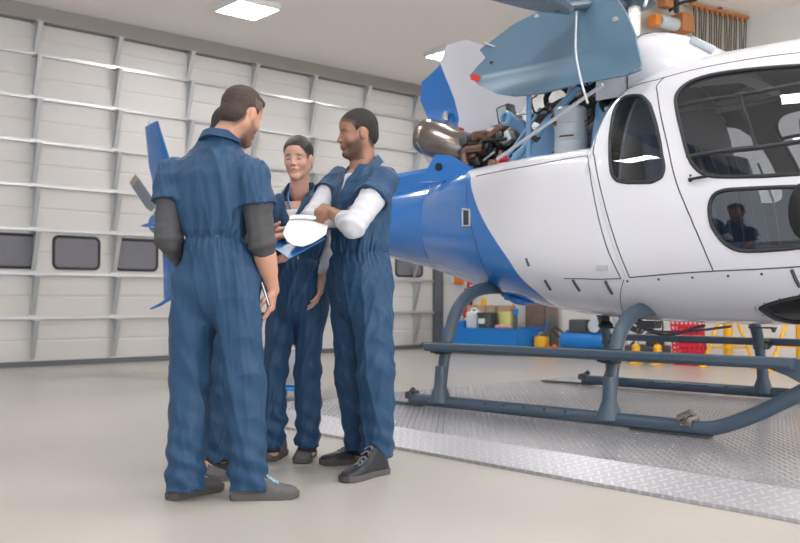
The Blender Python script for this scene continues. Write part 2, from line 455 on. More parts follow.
# outlines on the hull surface as (x, angle round the section)
HF = {
    'small_window': [(0.489, 2.378), (0.447, 2.385), (0.42, 2.373), (0.412, 2.335), (0.414, 2.28), (0.418, 2.246), (0.423, 2.208), (0.427, 2.172), (0.431, 2.14), (0.435, 2.103), (0.441, 2.07), (0.447, 2.037), (0.453, 2.003), (0.459, 1.97), (0.465, 1.942), (0.481, 1.89), (0.52, 1.848), (0.586, 1.829), (0.617, 1.825), (0.657, 1.821), (0.698, 1.817), (0.737, 1.814), (0.766, 1.813), (0.823, 1.829), (0.838, 1.849), (0.844, 1.875), (0.837, 1.908), (0.824, 1.943), (0.814, 1.976), (0.801, 2.016), (0.789, 2.045), (0.774, 2.08), (0.757, 2.116), (0.74, 2.149), (0.717, 2.189), (0.694, 2.227), (0.669, 2.262), (0.595, 2.333), (0.542, 2.359)],
    'big_window': [(0.854, 2.264), (0.878, 2.33), (0.953, 2.369), (1.095, 2.385), (1.343, 2.372), (1.583, 2.351), (1.795, 2.351), (1.941, 2.319), (2.014, 2.209), (2.06, 2.008), (2.057, 1.864), (2.012, 1.81), (1.876, 1.797), (1.65, 1.795), (1.456, 1.794), (1.224, 1.804), (1.128, 1.817), (1.065, 1.846), (1.007, 1.907), (0.951, 2.028), (0.891, 2.161)],
    'low_window': [(1.14, 1.67), (1.163, 1.717), (1.214, 1.737), (1.311, 1.741), (1.651, 1.738), (1.9, 1.738), (1.957, 1.711), (1.975, 1.651), (1.955, 1.517), (1.906, 1.387), (1.837, 1.348), (1.646, 1.342), (1.571, 1.331), (1.369, 1.318), (1.286, 1.34), (1.222, 1.408), (1.169, 1.523), (1.142, 1.61)],
    'chin_window': [(1.342, 0.756), (1.443, 0.825), (1.593, 0.884), (1.781, 0.925), (1.847, 0.878), (1.791, 0.737), (1.643, 0.583), (1.453, 0.439), (1.367, 0.536), (1.338, 0.697)],
    'door_seam': [(0.7, 2.467), (0.675, 2.396), (0.705, 2.329), (0.734, 2.264), (0.759, 2.207), (0.778, 2.166), (0.797, 2.125), (0.815, 2.085), (0.833, 2.045), (0.85, 2.006), (0.863, 1.973), (0.876, 1.939), (0.888, 1.904), (0.9, 1.871), (0.912, 1.839), (0.924, 1.81), (0.94, 1.774), (0.955, 1.743), (0.972, 1.712), (0.99, 1.677), (1.004, 1.65), (1.02, 1.621), (1.035, 1.59), (1.051, 1.547), (1.067, 1.487), (1.081, 1.43), (1.098, 1.362), (1.113, 1.293), (1.127, 1.229), (1.138, 1.175), (1.144, 1.137)],
    'roof_seam': [(0.352, 2.42), (0.43, 2.5), (0.64, 2.465), (0.869, 2.47), (1.126, 2.476), (1.351, 2.473), (1.554, 2.459), (1.869, 2.476)],
    'reardoor_edge': [(0.352, 2.42), (0.335, 2.33), (0.326, 2.122), (0.338, 2.062), (0.35, 2.004), (0.363, 1.948), (0.378, 1.893), (0.389, 1.857), (0.401, 1.82), (0.414, 1.783), (0.427, 1.746), (0.439, 1.709), (0.452, 1.673), (0.465, 1.638), (0.478, 1.602), (0.492, 1.564), (0.506, 1.496), (0.519, 1.432), (0.532, 1.373), (0.547, 1.304), (0.562, 1.236), (0.575, 1.175), (0.584, 1.124), (0.589, 1.087)],
    'bag_front': [(0.277, 2.293), (0.296, 2.216), (0.312, 2.062), (0.323, 1.959), (0.335, 1.886), (0.344, 1.841), (0.354, 1.795), (0.364, 1.75), (0.375, 1.708), (0.385, 1.669), (0.396, 1.633), (0.408, 1.594), (0.421, 1.547), (0.433, 1.481), (0.446, 1.417), (0.46, 1.355), (0.48, 1.275), (0.5, 1.195), (0.516, 1.125), (0.525, 1.077)],
    'sill': [(-0.336, 1.022), (0.078, 1.06), (0.305, 1.066), (0.52, 1.07), (0.589, 1.087), (0.858, 1.118), (1.139, 1.137), (1.4, 1.15), (1.635, 1.168), (1.934, 1.184)],
    'bag_top': [(-0.786, 2.256), (-0.505, 2.264), (-0.228, 2.269), (0.027, 2.285), (0.266, 2.3)],
    'paint': [(-0.985, 3.2), (-0.972, 2.44), (-0.865, 2.277), (-0.812, 2.103), (-0.693, 1.782), (-0.55, 1.49), (-0.407, 1.219), (-0.334, 1.028), (-0.234, 0.83), (-0.199, 0.609), (-0.13, 0.25), (-0.1, -0.1)],
    'blue_seam': [(-0.88, 2.218), (-0.881, 1.996), (-0.834, 1.698), (-0.758, 1.359), (-0.721, 1.1), (-0.707, 0.897)],
    'boom_seam': [(-1.66, 2.5), (-1.646, 2.112), (-1.623, 1.7), (-1.624, 1.285), (-1.63, 0.87)],
    'belly_seam': [(0.545, 1.067), (0.489, 0.94), (0.43, 0.775), (0.332, 0.533)],
    'belly_line': [(-0.69, 0.934), (-0.338, 1.015)],
    'latches': [(-0.095, 1.031), (-0.08, 0.913), (0.15, 1.052), (0.172, 0.928), (0.406, 1.056), (0.422, 0.915), (1.591, 1.144), (1.612, 0.985)],
    'rivets': [(0.785, 1.068), (1.007, 1.08), (1.226, 1.091), (1.421, 1.106), (0.567, 1.051), (1.019, 1.823)],
    'vent': [(-0.928, 1.866), (-0.821, 1.851), (-0.815, 1.633), (-0.914, 1.62)],
    'handle': [(1.02, 1.802), (1.135, 1.81)],
    'small_vent': [(-0.238, 1.262), (-0.218, 1.154)],
    'label': [(0.365, 1.212), (0.443, 1.169)],
    'deck': [(-0.983, 2.448), (-0.138, 2.432), (0.125, 2.531)],
    'bar_top': [(0.877, 2.209), (1.057, 2.217), (1.271, 2.219), (1.607, 2.241), (1.945, 2.3)],
    'bar_bot': [(0.984, 1.921), (1.195, 1.931), (1.427, 1.934), (1.644, 1.949), (2.051, 2.007)],
    'bar_v': [(1.273, 2.21), (1.338, 2.08), (1.399, 1.939)],
    'trail_edge_top': [(-0.983, 2.448), (-0.563, 2.372)],
}
# ================================================================== the helicopter
heli = thing('helicopter', 'white and blue helicopter with open engine covers standing on the metal platform', 'helicopter', (5.75, 4.05, 0.0925), radians(-85.5))

def catmull(pts, n=6, closed=True):
    P = [np.array(p, float) for p in pts]; out = []; N_ = len(P)
    for i in range(N_ if closed else N_ - 1):
        g = (lambda j: P[j % N_]) if closed else (lambda j: P[min(max(j, 0), N_ - 1)])
        p0, p1, p2, p3 = g(i - 1), g(i), g(i + 1), g(i + 2)
        for k in range(n):
            t = k / n
            out.append(tuple(0.5 * (2 * p1 + (p2 - p0) * t + (2 * p0 - 5 * p1 + 4 * p2 - p3) * t * t + (3 * p1 - p0 - 3 * p2 + p3) * t ** 3)))
    if not closed: out.append(tuple(P[-1]))
    return out
def inside(poly, x, y):
    c = False; j = len(poly) - 1
    for i in range(len(poly)):
        xi, yi = poly[i]; xj, yj = poly[j]
        if (yi > y) != (yj > y) and x < (xj - xi) * (y - yi) / (yj - yi) + xi: c = not c
        j = i
    return c
def dens(p, closed=False, d=0.035):
    out = []; n = len(p)
    for i in range(n if closed else n - 1):
        a = np.array(p[i]); b = np.array(p[(i + 1) % n]); k = max(1, int(np.linalg.norm(b - a) / d))
        out += [tuple(a + (b - a) * t / k) for t in range(k)]
    if not closed: out.append(tuple(p[-1]))
    return out

W_SM = catmull(HF['small_window'], 3); W_BIG = catmull(HF['big_window'], 3); W_LOW = catmull(HF['low_window'], 3); W_CHIN = catmull(HF['chin_window'], 3)
W_FRONT = catmull([(2.14, 1.70), (2.10, 2.05), (2.07, 2.3), (2.16, 2.5), (2.30, 2.72), (2.45, 2.80), (2.70, 2.6), (2.86, 2.1), (2.85, 1.75), (2.6, 1.62), (2.35, 1.6)], 4)
roofs = HF['roof_seam']; dseam = catmull(HF['door_seam'], 3, False); rde = catmull(HF['reardoor_edge'], 3, False)
sill = HF['sill']; bagt = HF['bag_top']; bagf = catmull(HF['bag_front'], 3, False); paint = catmull(HF['paint'], 4, False)
def between(line, x0, x1): return [p for p in line if x0 < p[0] < x1]
R_DOOR = rde + between(sill, .60, 1.13) + dseam[::-1] + between(roofs, .36, .69)[::-1]
S_FRONT = [(1.99, 2.47), (2.07, 2.3), (2.10, 1.9), (2.06, 1.6), (2.02, 1.35), (1.934, 1.184)]
S_DOOR = dseam + between(sill, 1.15, 1.92) + S_FRONT[::-1] + between(roofs, .71, 1.95)[::-1]
pl = [p for p in paint if 1.03 < p[1] < 2.25]
BAG = [(-0.855, 2.25)] + bagt + bagf + between(sill, -.33, .5)[::-1] + pl[::-1]
regions = {'small': W_SM, 'big': W_BIG, 'low': W_LOW, 'chin': W_CHIN, 'front': W_FRONT}
lines = [dens(R_DOOR, True), dens(S_DOOR, True), dens(BAG, True)] + [list(w) for w in regions.values()]
pts = []; edges = []
for l in lines:
    b = len(pts); pts += [(p[0], max(0.0, min(pi, p[1]))) for p in l]; n = len(l)
    edges += [(b + i, b + (i + 1) % n) for i in range(n)]
ol = dens([p for p in paint if -.01 < p[1] < pi], False); b = len(pts); pts += ol; edges += [(b + i, b + i + 1) for i in range(len(ol) - 1)]
X0 = -1.62
xs = list(np.arange(X0, .2, .05)) + list(np.arange(.22, .45, .014)) + list(np.arange(.47, 2.0, .05)) + list(np.arange(2.02, 3.14, .04)) + [3.14]
ths = [pi * k / 60 for k in range(61)]
for x in xs:
    for t in ths: pts.append((float(x), float(t)))
cv, ce, cf, *_ = delaunay_2d_cdt([Vector(p) for p in pts], edges, [], 0, 1e-5)
cv = [(v.x, v.y) for v in cv]
cls = []
def bbox(p): a = np.array(p); return a.min(0), a.max(0)
RG = [('small', W_SM), ('big', W_BIG), ('low', W_LOW), ('chin', W_CHIN), ('front', W_FRONT), ('rdoor', R_DOOR), ('sdoor', S_DOOR), ('bag', BAG)]
RB = [(k, p, bbox(p)) for k, p in RG]
paint_a = np.array(paint)
o_ = np.argsort(paint_a[:, 1])
for f in cf:
    cx = sum(cv[i][0] for i in f) / len(f); cy = sum(cv[i][1] for i in f) / len(f)
    r = 'hull'
    for k, p, (lo, hi) in RB:
        if lo[0] <= cx <= hi[0] and lo[1] <= cy <= hi[1] and inside(p, cx, cy): r = k; break
    cls.append((r, 1 if cx < np.interp(cy, paint_a[o_, 1], paint_a[o_, 0]) else 0))
def sub(keys, side=1, off=0.0, xmin=-9, holes=True):
    global LASTN
    vs = []; fs = []; ms = []; mp = {}
    for f, (r, pm) in zip(cf, cls):
        if r not in keys: continue
        if xmin > -9 and min(cv[i][0] for i in f) < xmin: continue
        q = []
        for i in f:
            if i not in mp:
                mp[i] = len(vs); p = fus_pt(*cv[i], off); vs.append((p[0], p[1] * side, p[2]))
            q.append(mp[i])
        fs.append(q if side < 0 else q[::-1]); ms.append(pm)
    LASTN = _last(list(mp), side)
    return vs, fs, ms
def fus_nrm(x, th, side=1):
    e = 2e-3
    x0, x1 = max(x - e, -2.6), min(x + e, 3.14); t0, t1 = max(th - e, 0.002), min(th + e, pi - 0.002)
    d1 = fus_pt(x1, th) - fus_pt(x0, th); d2 = fus_pt(x, t1) - fus_pt(x, t0)
    n = np.cross(d1, d2); n /= np.linalg.norm(n) + 1e-12
    c = fus_pt(x, th) - np.array([x, 0, 1.25])
    if n @ c < 0: n = -n
    return (n[0], n[1] * side, n[2])
_NC = {}
def _last(vs_i, side):
    out = []
    for i in vs_i:
        if i not in _NC: _NC[i] = fus_nrm(*cv[i])
        n = _NC[i]; out.append((n[0], n[1] * side, n[2]))
    return out
def set_nrm(o, nr):
    o.data.normals_split_custom_set_from_vertices([tuple(n) for n in nr])
def fix(o):
    # outward normals: away from the hull axis
    me = o.data; bm = bmesh.new(); bm.from_mesh(me); bm.normal_update()
    for f in bm.faces:
        c = f.calc_center_median()
        if f.normal.dot(Vector((0, c.y, c.z - 1.25))) < 0: f.normal_flip()
    bm.to_mesh(me); bm.free()
def surf_tube(mb, pts2, side, r, off=0.0, n=6, closed=False):
    P = [fus_pt(p[0], min(max(p[1], 0), pi), off) * np.array([1, side, 1]) for p in (list(pts2) + (list(pts2[:2]) if closed else []))]
    mb.tube(P, r, n, caps=not closed)
# hull: both sides in one continuous shell
vs, fs, ms = sub({'hull'}, 1); n_a = LASTN
v2, f2, m2 = sub({'hull'}, -1); n_b = LASTN
n0 = len(vs)
hull = link_mesh('fuselage', vs + v2, fs + [[i + n0 for i in f] for f in f2], ['white', 'blue'], heli, ms + m2, angle=0)
fix(hull); set_nrm(hull, n_a + n_b)
seams = MB()
for side in (1, -1):
    port = side < 0
    for nm, key, wins in (('rear_door', 'rdoor', [('small', W_SM)]), ('sliding_door', 'sdoor', [('big', W_BIG), ('low', W_LOW)]), ('baggage_door', 'bag', [])):
        v, f, m = sub({key}, side); d = link_mesh(nm, v, f, ['white', 'blue'], heli, m, angle=0); fix(d); set_nrm(d, LASTN)
        for wk, wp in wins:
            v, f, m = sub({wk}, side, -.004); g = link_mesh('window', v, f, 'glass', d, angle=0); fix(g); set_nrm(g, LASTN)
            t = MB(); surf_tube(t, wp, side, .0125, -.002, 8, True); t.build('window_seal', 'seal', d)
        if nm == 'sliding_door':
            t = MB()
            for bk, rr in (('bar_top', .013), ('bar_bot', .016), ('bar_v', .011)): surf_tube(t, catmull(HF[bk], 5, False), side, rr, -.012, 8)
            surf_tube(t, [(p[0], p[1] - .05) for p in catmull(HF['bar_top'], 5, False)], side, .006, -.012, 8)
            t.build('window_slider_frame', 'seal', d)
            a, c = [fus_pt(*HF['handle'][k]) * np.array([1, side, 1]) for k in (0, 1)]
            h = MB().tube([a + (0, 0, 0), a + np.array([.0, -.022 * side, 0]), c + np.array([0, -.022 * side, 0])], .009, 8); h.ball(a, .014)
            h.build('door_handle', 'black', d)
        if nm == 'baggage_door' and not port:
            p0 = fus_pt(-.232, 1.262); p1 = fus_pt(-.215, 1.17)
            MB().tube([p0 + (0, -.002, 0), p1 + (0, -.002, 0)], .011, 4).build('drain_slot', 'seam', d)
            q = fus_pt(.404, 1.19)
            MB().box(q + (0, -.004, 0), (.085, .006, .032)).build('data_plate', 'galv', d)
    for wk, wp in (('chin', W_CHIN), ('front', W_FRONT)):
        v, f, m = sub({wk}, side, -.004); g = link_mesh('lower_nose_window' if wk == 'chin' else 'windscreen', v, f, 'glass', heli, angle=0); fix(g); set_nrm(g, LASTN)
        t = MB(); surf_tube(t, wp, side, .014, -.002, 8, True); t.build('window_seal', 'seal', g)
    for ln in (R_DOOR, S_DOOR): seams = MB(); surf_tube(seams, dens(ln, True, .05), side, .0042, -.0008, 5, True); seams.build('door_gap', 'seam', heli)
    seams = MB(); surf_tube(seams, dens(bagt + bagf + between(sill, -.33, .5)[::-1], False, .05), side, .0042, -.0008, 5); seams.build('baggage_door_gap', 'seam', heli)
    for sn in ('belly_seam', 'blue_seam', 'belly_line'): seams = MB(); surf_tube(seams, dens(HF[sn], False, .05), side, .0025, 0, 5); seams.build('panel_seam', 'seam', heli)
# latches, rivets, side vent (starboard)
L_ = HF['latches']
for k in range(0, 8, 2):
    a, c = fus_pt(*L_[k], .003), fus_pt(*L_[k + 1], .003)
    MB().tube([a, (a + c) / 2 + (0, -.004, 0), c], .010, 6).build('latch', 'seam', heli)
rv = MB()
for p in HF['rivets']: MB().ball(fus_pt(*p, .0), .0085, 8).build('screw', 'seam', heli)
c0 = np.mean([p for p in W_CHIN], 0)
for i in range(0, len(W_CHIN), 2):
    p = W_CHIN[i]; q = c0 + (np.array(p) - c0) * 1.16; rv.ball(fus_pt(q[0], q[1]), .005, 6)
for i in range(0, len(rde) - 2, 1):
    p = rde[i]; rv.ball(fus_pt(p[0] - .028, p[1]), .0028, 5)
rv.build('rivets', 'seam', heli)['kind'] = 'stuff'
t = MB()
V_ = [(-.925, 1.87), (-.835, 1.86), (-.835, 1.64), (-.925, 1.63)]
surf_tube(t, dens(V_, True, .03), 1, .008, .004, 6, True); gv = t.build('intake_grille_frame', 'alu', heli)
t = MB(); t.add([fus_pt(*p, .004) for p in V_], [(0, 1, 2, 3)]); t.build('grille', 'seam', gv)
# cabin lining: inner skin of the cabin with the same openings
for side in (1, -1):
    v, f, m = sub({'hull', 'rdoor', 'sdoor', 'bag'}, side, -.03, xmin=.47)
    lo_ = link_mesh('cabin_lining', v, f, 'cabingrey', heli, angle=0); fix(lo_); set_nrm(lo_, LASTN)
sec_ = [fus_pt(.50, pi * k / 30, -.045) for k in range(31)]; sec_ += [q * np.array([1, -1, 1]) for q in sec_[-2:0:-1]]
MB().loft([sec_, [q + np.array([.02, 0, 0]) for q in sec_]]).build('cabin_bulkhead', 'cabingrey', heli, smooth=False)
MB().box((1.5, 0, .80), (2.2, 1.5, .04)).build('cabin_floor', 'cabingrey', heli, smooth=False)
def seat(x, y, w):
    s = MB().box((x, y, 1.05), (.46, w, .13), bev=.05).build('seat', 'seatblue', heli)
    b = MB(); b.loft([[(x - .24 - .16 * t + (.05 + .02 * sin(pi * t)) * cos(a), y + w / 2 * (1 - .25 * t ** 3) * (abs(sin(a)) ** .6) * (1 if sin(a) > 0 else -1), 1.08 + .74 * t) for a in [2 * pi * k / 20 for k in range(20)]] for t in [i / 8 for i in range(9)]])
    b.build('backrest', 'seatblue', s)
    st = MB(); st.tube([(x - .12, y - .1, 1.12), (x - .18, y - .12, 1.5), (x - .28, y - .1, 1.78)], .009, 4); st.tube([(x - .12, y + .1, 1.12), (x - .18, y + .12, 1.5), (x - .28, y + .1, 1.78)], .009, 4)
    st.build('seat_belt', 'cabingrey', s)
    MB().box((x, y, .90), (.36, w * .7, .17)).build('seat_frame', 'black', s)
for y in (-.60, -.20, .20, .60): seat(1.02, y, .40)
for y in (-.42, .42): seat(1.95, y, .46)
MB().box((2.55, 0, 1.28), (.3, .7, .35), bev=.08).build('instrument_panel', 'black', heli)

# ---- tail boom
b = MB(); rings = []
for i in range(31):
    x = -1.60 - 4.85 * i / 30
    if x > -2.55: sec = [fus_pt(x, pi * k / 24) for k in range(25)]; sec += [p * np.array([1, -1, 1]) for p in sec[-2:0:-1]]
    else:
        t = (-2.55 - x) / 3.9
        w_, zc_, hh = .303 + (.105 - .303) * t, 1.478 + (1.70 - 1.478) * t, .281 + (.12 - .281) * t
        sec = [np.array([x, -w_ * sin(pi * k / 24), zc_ - hh * cos(pi * k / 24)]) for k in range(48)]
    rings.append(sec)
b.loft(rings); boom = b.build('tail_boom', 'blue', heli)
for side in (1, -1): t = MB(); surf_tube(t, catmull(HF['boom_seam'], 6, False), side, .007, .0, 6); t.build('boom_joint', 'blue', boom)
b = MB(); rings = []
for i in range(13):
    x = -1.45 - 4.6 * i / 12; zt_ = 1.93 - .012 * i; w_ = .20 - .009 * i; zl = 1.66 - .0 * i
    rings.append([(x, -w_, zl), (x, -w_ * .97, zt_ - .05), (x, -w_ * .8, zt_ - .01), (x, -w_ * .5, zt_), (x, w_ * .5, zt_), (x, w_ * .8, zt_ - .01), (x, w_ * .97, zt_ - .05), (x, w_, zl)])
b.loft(rings); b.build('drive_shaft_cover', 'blue', boom)
def foil(mb, sections, n=10):
    # sections: (leading point, trailing point, thickness, normal axis)
    rings = []
    for le, te, th_, nv in sections:
        le, te, nv = map(lambda q: np.array(q, float), (le, te, nv)); r = []
        for k in range(n + 1):
            s_ = k / n; r.append(le + (te - le) * s_ + nv * th_ * (sqrt(s_) * (1 - s_) * 2.2))
        for k in range(n - 1, 0, -1):
            s_ = k / n; r.append(le + (te - le) * s_ - nv * th_ * (sqrt(s_) * (1 - s_) * 2.2))
        rings.append(r)
    mb.loft(rings); return mb
Y_ = (0, 1, 0)
b = MB(); foil(b, [((-6.42, 0, 2.97), (-6.72, 0, 2.93), .018, Y_), ((-6.1, 0, 2.39), (-6.62, 0, 2.42), .03, Y_), ((-5.72, 0, 1.76), (-6.38, 0, 1.88), .05, Y_)])
foil(b, [((-5.72, 0, 1.76), (-6.38, 0, 1.80), .05, Y_), ((-5.88, 0, 1.35), (-6.29, 0, 1.35), .04, Y_), ((-6.02, 0, .80), (-6.25, 0, .72), .025, Y_)])
fin = b.build('vertical_fin', 'blue', heli)
MB().lathe([(0.02, 0), (.03, .02), (.02, .05)], (-6.6, 0, 2.94)).build('fin_beacon', 'white', fin)
MB().tube([(-6.0, 0, .84), (-6.3, 0, .72), (-6.55, 0, .66)], [.03, .022, .012], 8).build('tail_bumper', 'blue', fin)
b = MB()
for s_ in (-1, 1): foil(b, [((-4.70, 0, 1.57), (-5.08, 0, 1.57), .035, (0, 0, 1)), ((-4.78, s_ * 1.02, 1.54), (-5.06, s_ * 1.02, 1.54), .026, (0, 0, 1))])
b.build('horizontal_stabiliser', 'blue', heli)
tr = MB().tube([(-5.83, -.08, 1.76), (-5.83, -.38, 1.76)], [.05, .035], 12).build('tail_rotor_hub', 'teal', heli)
for sg in (1, -1):
    d_ = np.array([-.77, 0, .64]) * sg; w_ = np.array([.64, .25, .77]) * .07
    o_c = np.array([-5.83, -.36, 1.76])
    b = MB(); b.mi = 0
    foil(b, [(o_c + d_ * .10 + w_ * .6, o_c + d_ * .10 - w_ * .6, .012, (-.1, 1, -.1)), (o_c + d_ * .2 + w_, o_c + d_ * .2 - w_, .010, (-.1, 1, -.1)), (o_c + d_ * .62 + w_, o_c + d_ * .62 - w_, .008, (-.1, 1, -.1))])
    bl = b.build('tail_rotor_blade', 'blade', tr)
    b = MB(); foil(b, [(o_c + d_ * .62 + w_, o_c + d_ * .62 - w_, .008, (-.1, 1, -.1)), (o_c + d_ * .72 + w_ * .9, o_c + d_ * .72 - w_ * .9, .006, (-.1, 1, -.1))])
    b.build('blade_tip', 'tan', tr)

# ---- landing gear
def crosstube(x, path):
    P = [(x, -y, z) for y, z in path[::-1]] + [(x, y, z) for y, z in path[1:]]
    o = MB().tube(P, [.036, .046, .048, .046, .036], 14, smooth=6).build('crosstube', 'gear', heli)
    for s_ in (-1, 1):
        # flared foot where the tube meets the skid
        k = path[-1]; b = MB(); b.tube([(x, s_ * k[0], .30), (x, s_ * (k[0] + .004), .16), (x, s_ * (k[0] + .006), .045)], [.037, .045, .085], 14)
        b.build('skid_foot', 'gear', o)
        c = MB(); c.lathe([(.062, 0), (.066, .015), (.062, .03), (.05, .05), (.066, .062), (.062, .085)], (x, s_ * 1.105, .385)); c.build('clamp', 'black', o)
    return o
crosstube(-.78, [(0, .84), (.5, .86), (.75, .83), (.93, .72), (1.04, .52), (1.10, .30), (1.13, .06)])
crosstube(.58, [(0, .70), (.5, .71), (.78, .695), (.95, .61), (1.04, .48), (1.09, .30), (1.12, .06)])
for s_ in (-1, 1):
    y = s_ * 1.13
    b = MB(); b.tube([(-1.06, y, .050), (1.10, y, .050)], .042, 14)
    b.tube([(1.08, y, .050), (1.25, y, .058), (1.5, y, .16), (1.8, y, .33), (2.05, y, .47)], .042, 14, smooth=5)
    sk = b.build('skid', 'gear', heli)
    MB().box((-1.22, y, .012), (.56, .07, .012)).build('heel_spring', 'seam', sk, smooth=False); MB().box((.98, y, .006), (.5, .06, .012), bev=.003).build('wear_plate', 'seam', sk, smooth=False)
    b = MB(); b.box((-1.06, y, .075), (.07, .09, .05), bev=.01); b.tube([(-1.10, y, .06), (-1.02, y + .03 * s_, .12)], .02, 8); b.tube([(-1.05, y - .05, .09), (-1.05, y + .05, .09)], .018, 8); b.build('rear_wheel_bracket', 'engine', sk)
    b = MB(); b.box((1.10, y, .085), (.08, .10, .06), bev=.01); b.tube([(1.06, y - .05, .10), (1.14, y - .05, .14)], .02, 8); b.tube([(1.10, y - .06, .11), (1.10, y + .06, .11)], .016, 8); b.build('front_wheel_bracket', 'burnt', sk)
    b = MB()
    for k in range(5): b.ball((-.35 + .16 * k, y - .038 * 1, .072), .009, 6)
    b.build('skid_bolts', 'black', sk)
    # long step plank
    yy = s_ * 1.22
    b = MB(); pr = [(-.055, 0), (-.055, -.03), (-.03, -.052), (.03, -.052), (.055, -.03), (.055, 0), (.045, .006), (-.045, .006)]
    b.prism(pr, -.82, 1.72, lambda a, z, d: (d, yy + a, .462 + z))
    st = b.build('step', 'gear', heli, smooth=False)
    # forward gusset joining step and skid tube
    MB().prism([(1.45, .462), (2.05, .462), (2.08, .40), (1.78, .32), (1.68, .37), (1.58, .405)], -.02, .02, lambda a, z, d: (a, s_ * 1.165 + d, z)).build('gusset', 'gear', st, smooth=False)
    b = MB()
    for xx in (-.78, .58): b.box((xx, s_ * 1.14, .41), (.10, .10, .035), bev=.008)
    b.build('step_clamp', 'black', st)
    MB().tube([(-.82, yy, .45), (-.87, yy, .45)], .02, 8).build('end_plug', 'black', st)
# things under the belly
b = MB(); b.lathe([(.05, 0), (.055, .02), (.03, .05), (.03, .09)], (.02, -.25, .57)); b.box((.1, -.25, .57), (.16, .02, .012)); b.ball((.02, -.25, .6), .035, 8); b.build('belly_antenna', 'black', heli)
b = MB(); b.tube([(.35, -.5, .67), (.45, -.45, .57), (.7, -.4, .56), (1.0, -.35, .60)], .009, 6, smooth=4); b.tube([(.3, -.3, .64), (.5, -.3, .53), (.75, -.2, .60)], .012, 6, smooth=4); b.box((.42, -.35, .60), (.14, .1, .05), bev=.01); b.tube([(.25, -.42, .68), (.25, -.42, .6), (.36, -.40, .56)], .02, 8); b.build('belly_pipes', 'engine', heli)
b = MB(); b.box((-.66, -.42, .80), (.16, .08, .07), bev=.015); b.tube([(-.78, -.40, .82), (-.60, -.46, .76), (-.5, -.4, .76)], .03, 8, smooth=4); b.build('crosstube_fairing', 'blue', heli)
b = MB(); b.lathe([(.008, 0), (.02, .03)], (1.35, -.55, .575)); b.box((1.25, -.5, .6), (.14, .03, .01)); b.build('drain_mast', 'seam', heli)
b = MB(); b.lathe([(.13, 0), (.15, .01), (.12, .03), (.02, .035)], (1.60, -.30, 2.355), n=28); b.build('roof_vent', 'seam', heli)

b = MB(); b.ball((1.72, -1.04, 1.24), (.085, .05, .155), 18); mi_ = b.build('door_mirror', 'black', heli); MB().tube([(1.80, -.90, 1.05), (1.76, -1.02, 1.10), (1.73, -1.04, 1.18)], .012, 8, smooth=3).build('mirror_arm', 'black', mi_)
# ---- roof fairing (air intake) behind the cabin roof
b = MB(); rings = []
for i in range(17):
    t = i / 16; x = .12 + .95 * t
    zt_ = 2.66 - .02 * t - .42 * max(0, (t - .25) / .75) ** 1.9; w_ = .52 - .18 * t ** 2
    rings.append([(x, w_ * (abs(cos(a)) ** .75) * (1 if cos(a) > 0 else -1), 2.15 + (zt_ - 2.15) * abs(sin(a)) ** .7) for a in [pi * k / 24 for k in range(25)]])
b.loft(rings, caps=True, closed=False)
fr = b.build('intake_fairing', 'white', heli, angle=40)
t = MB(); t.tube([(.36, .51 * (abs(cos(a)) ** .75) * (1 if cos(a) > 0 else -1) * 1.0, 2.15 + (.508) * abs(sin(a)) ** .7) for a in [pi * k / 30 for k in range(31)]], .005, 5); t.build('fairing_joint', 'seam', fr)
b = MB(); b.ball((.30, -.49, 2.42), .012, 8); b.ball((.30, -.50, 2.27), .012, 8); b.build('fairing_screws', 'seam', fr)
MB().box((.80, -.30, 2.455), (.20, .03, .05), rot=Matrix.Rotation(radians(33), 3, 'Y'), bev=.012).build('intake_scoop', 'palegrey', fr)

# ---- open engine cowl, far side, painted blue at its rear
def shell(outline, yfun, thick, split=None, step=.03):
    # curved panel: outline in (x,z), y from yfun, with real thickness; returns MB (mat 1 rear of split line)
    o2 = dens(outline, True, .03); lo, hi = bbox(o2); P = list(o2); E_ = [(i, (i + 1) % len(o2)) for i in range(len(o2))]
    for x in np.arange(lo[0], hi[0], step):
        for z in np.arange(lo[1], hi[1], step):
            if inside(o2, x, z): P.append((float(x), float(z)))
    if split:
        s2 = dens(split, False, .03); k = len(P); P += s2; E_ += [(k + i, k + i + 1) for i in range(len(s2) - 1)]
    V2, E2, F2, *_ = delaunay_2d_cdt([Vector(p) for p in P], E_, [], 0, 1e-5)
    fs = [f for f in F2 if inside(o2, sum(V2[i].x for i in f) / 3, sum(V2[i].y for i in f) / 3)]
    b = MB(); n = len(V2)
    vs = [(v.x, yfun(v.x, v.y), v.y) for v in V2] + [(v.x, yfun(v.x, v.y) + thick, v.y) for v in V2]
    cnt = {}
    for f in fs:
        for i in range(3):
            e = (f[i], f[(i + 1) % 3]); cnt[e] = 1
    rim = [e for e in cnt if (e[1], e[0]) not in cnt]
    b.v = vs
    sp = np.array(split) if split else None
    for f in fs:
        cx = sum(V2[i].x for i in f) / 3; cz = sum(V2[i].y for i in f) / 3
        m_ = 0
        if split: 
            oo = np.argsort(sp[:, 1]); m_ = 1 if cx < np.interp(cz, sp[oo, 1], sp[oo, 0]) else 0
        b.f.append(tuple(f)); b.m.append(m_); b.f.append(tuple(i + n for i in f[::-1])); b.m.append(m_)
    for a, c in rim: b.f.append((a, c, c + n, a + n)); b.m.append(0)
    return b
cowl_o = [(-2.23, 2.62), (-2.18, 2.78), (-1.98, 2.89), (-1.84, 3.05), (-1.62, 3.06), (-1.39, 2.95), (-1.12, 2.80), (-1.05, 2.6), (-1.2, 2.38), (-1.51, 2.31), (-1.92, 2.21), (-2.02, 2.26), (-2.16, 2.37)]
b = shell(cowl_o, lambda x, z: .40 - .22 * ((z - 2.2) / .8) ** 2 - .35 * max(0, -1.75 - x) ** 1.5, .02, [(-1.98, 3.1), (-1.94, 2.8), (-1.90, 2.60), (-1.88, 2.42), (-1.95, 2.2)])
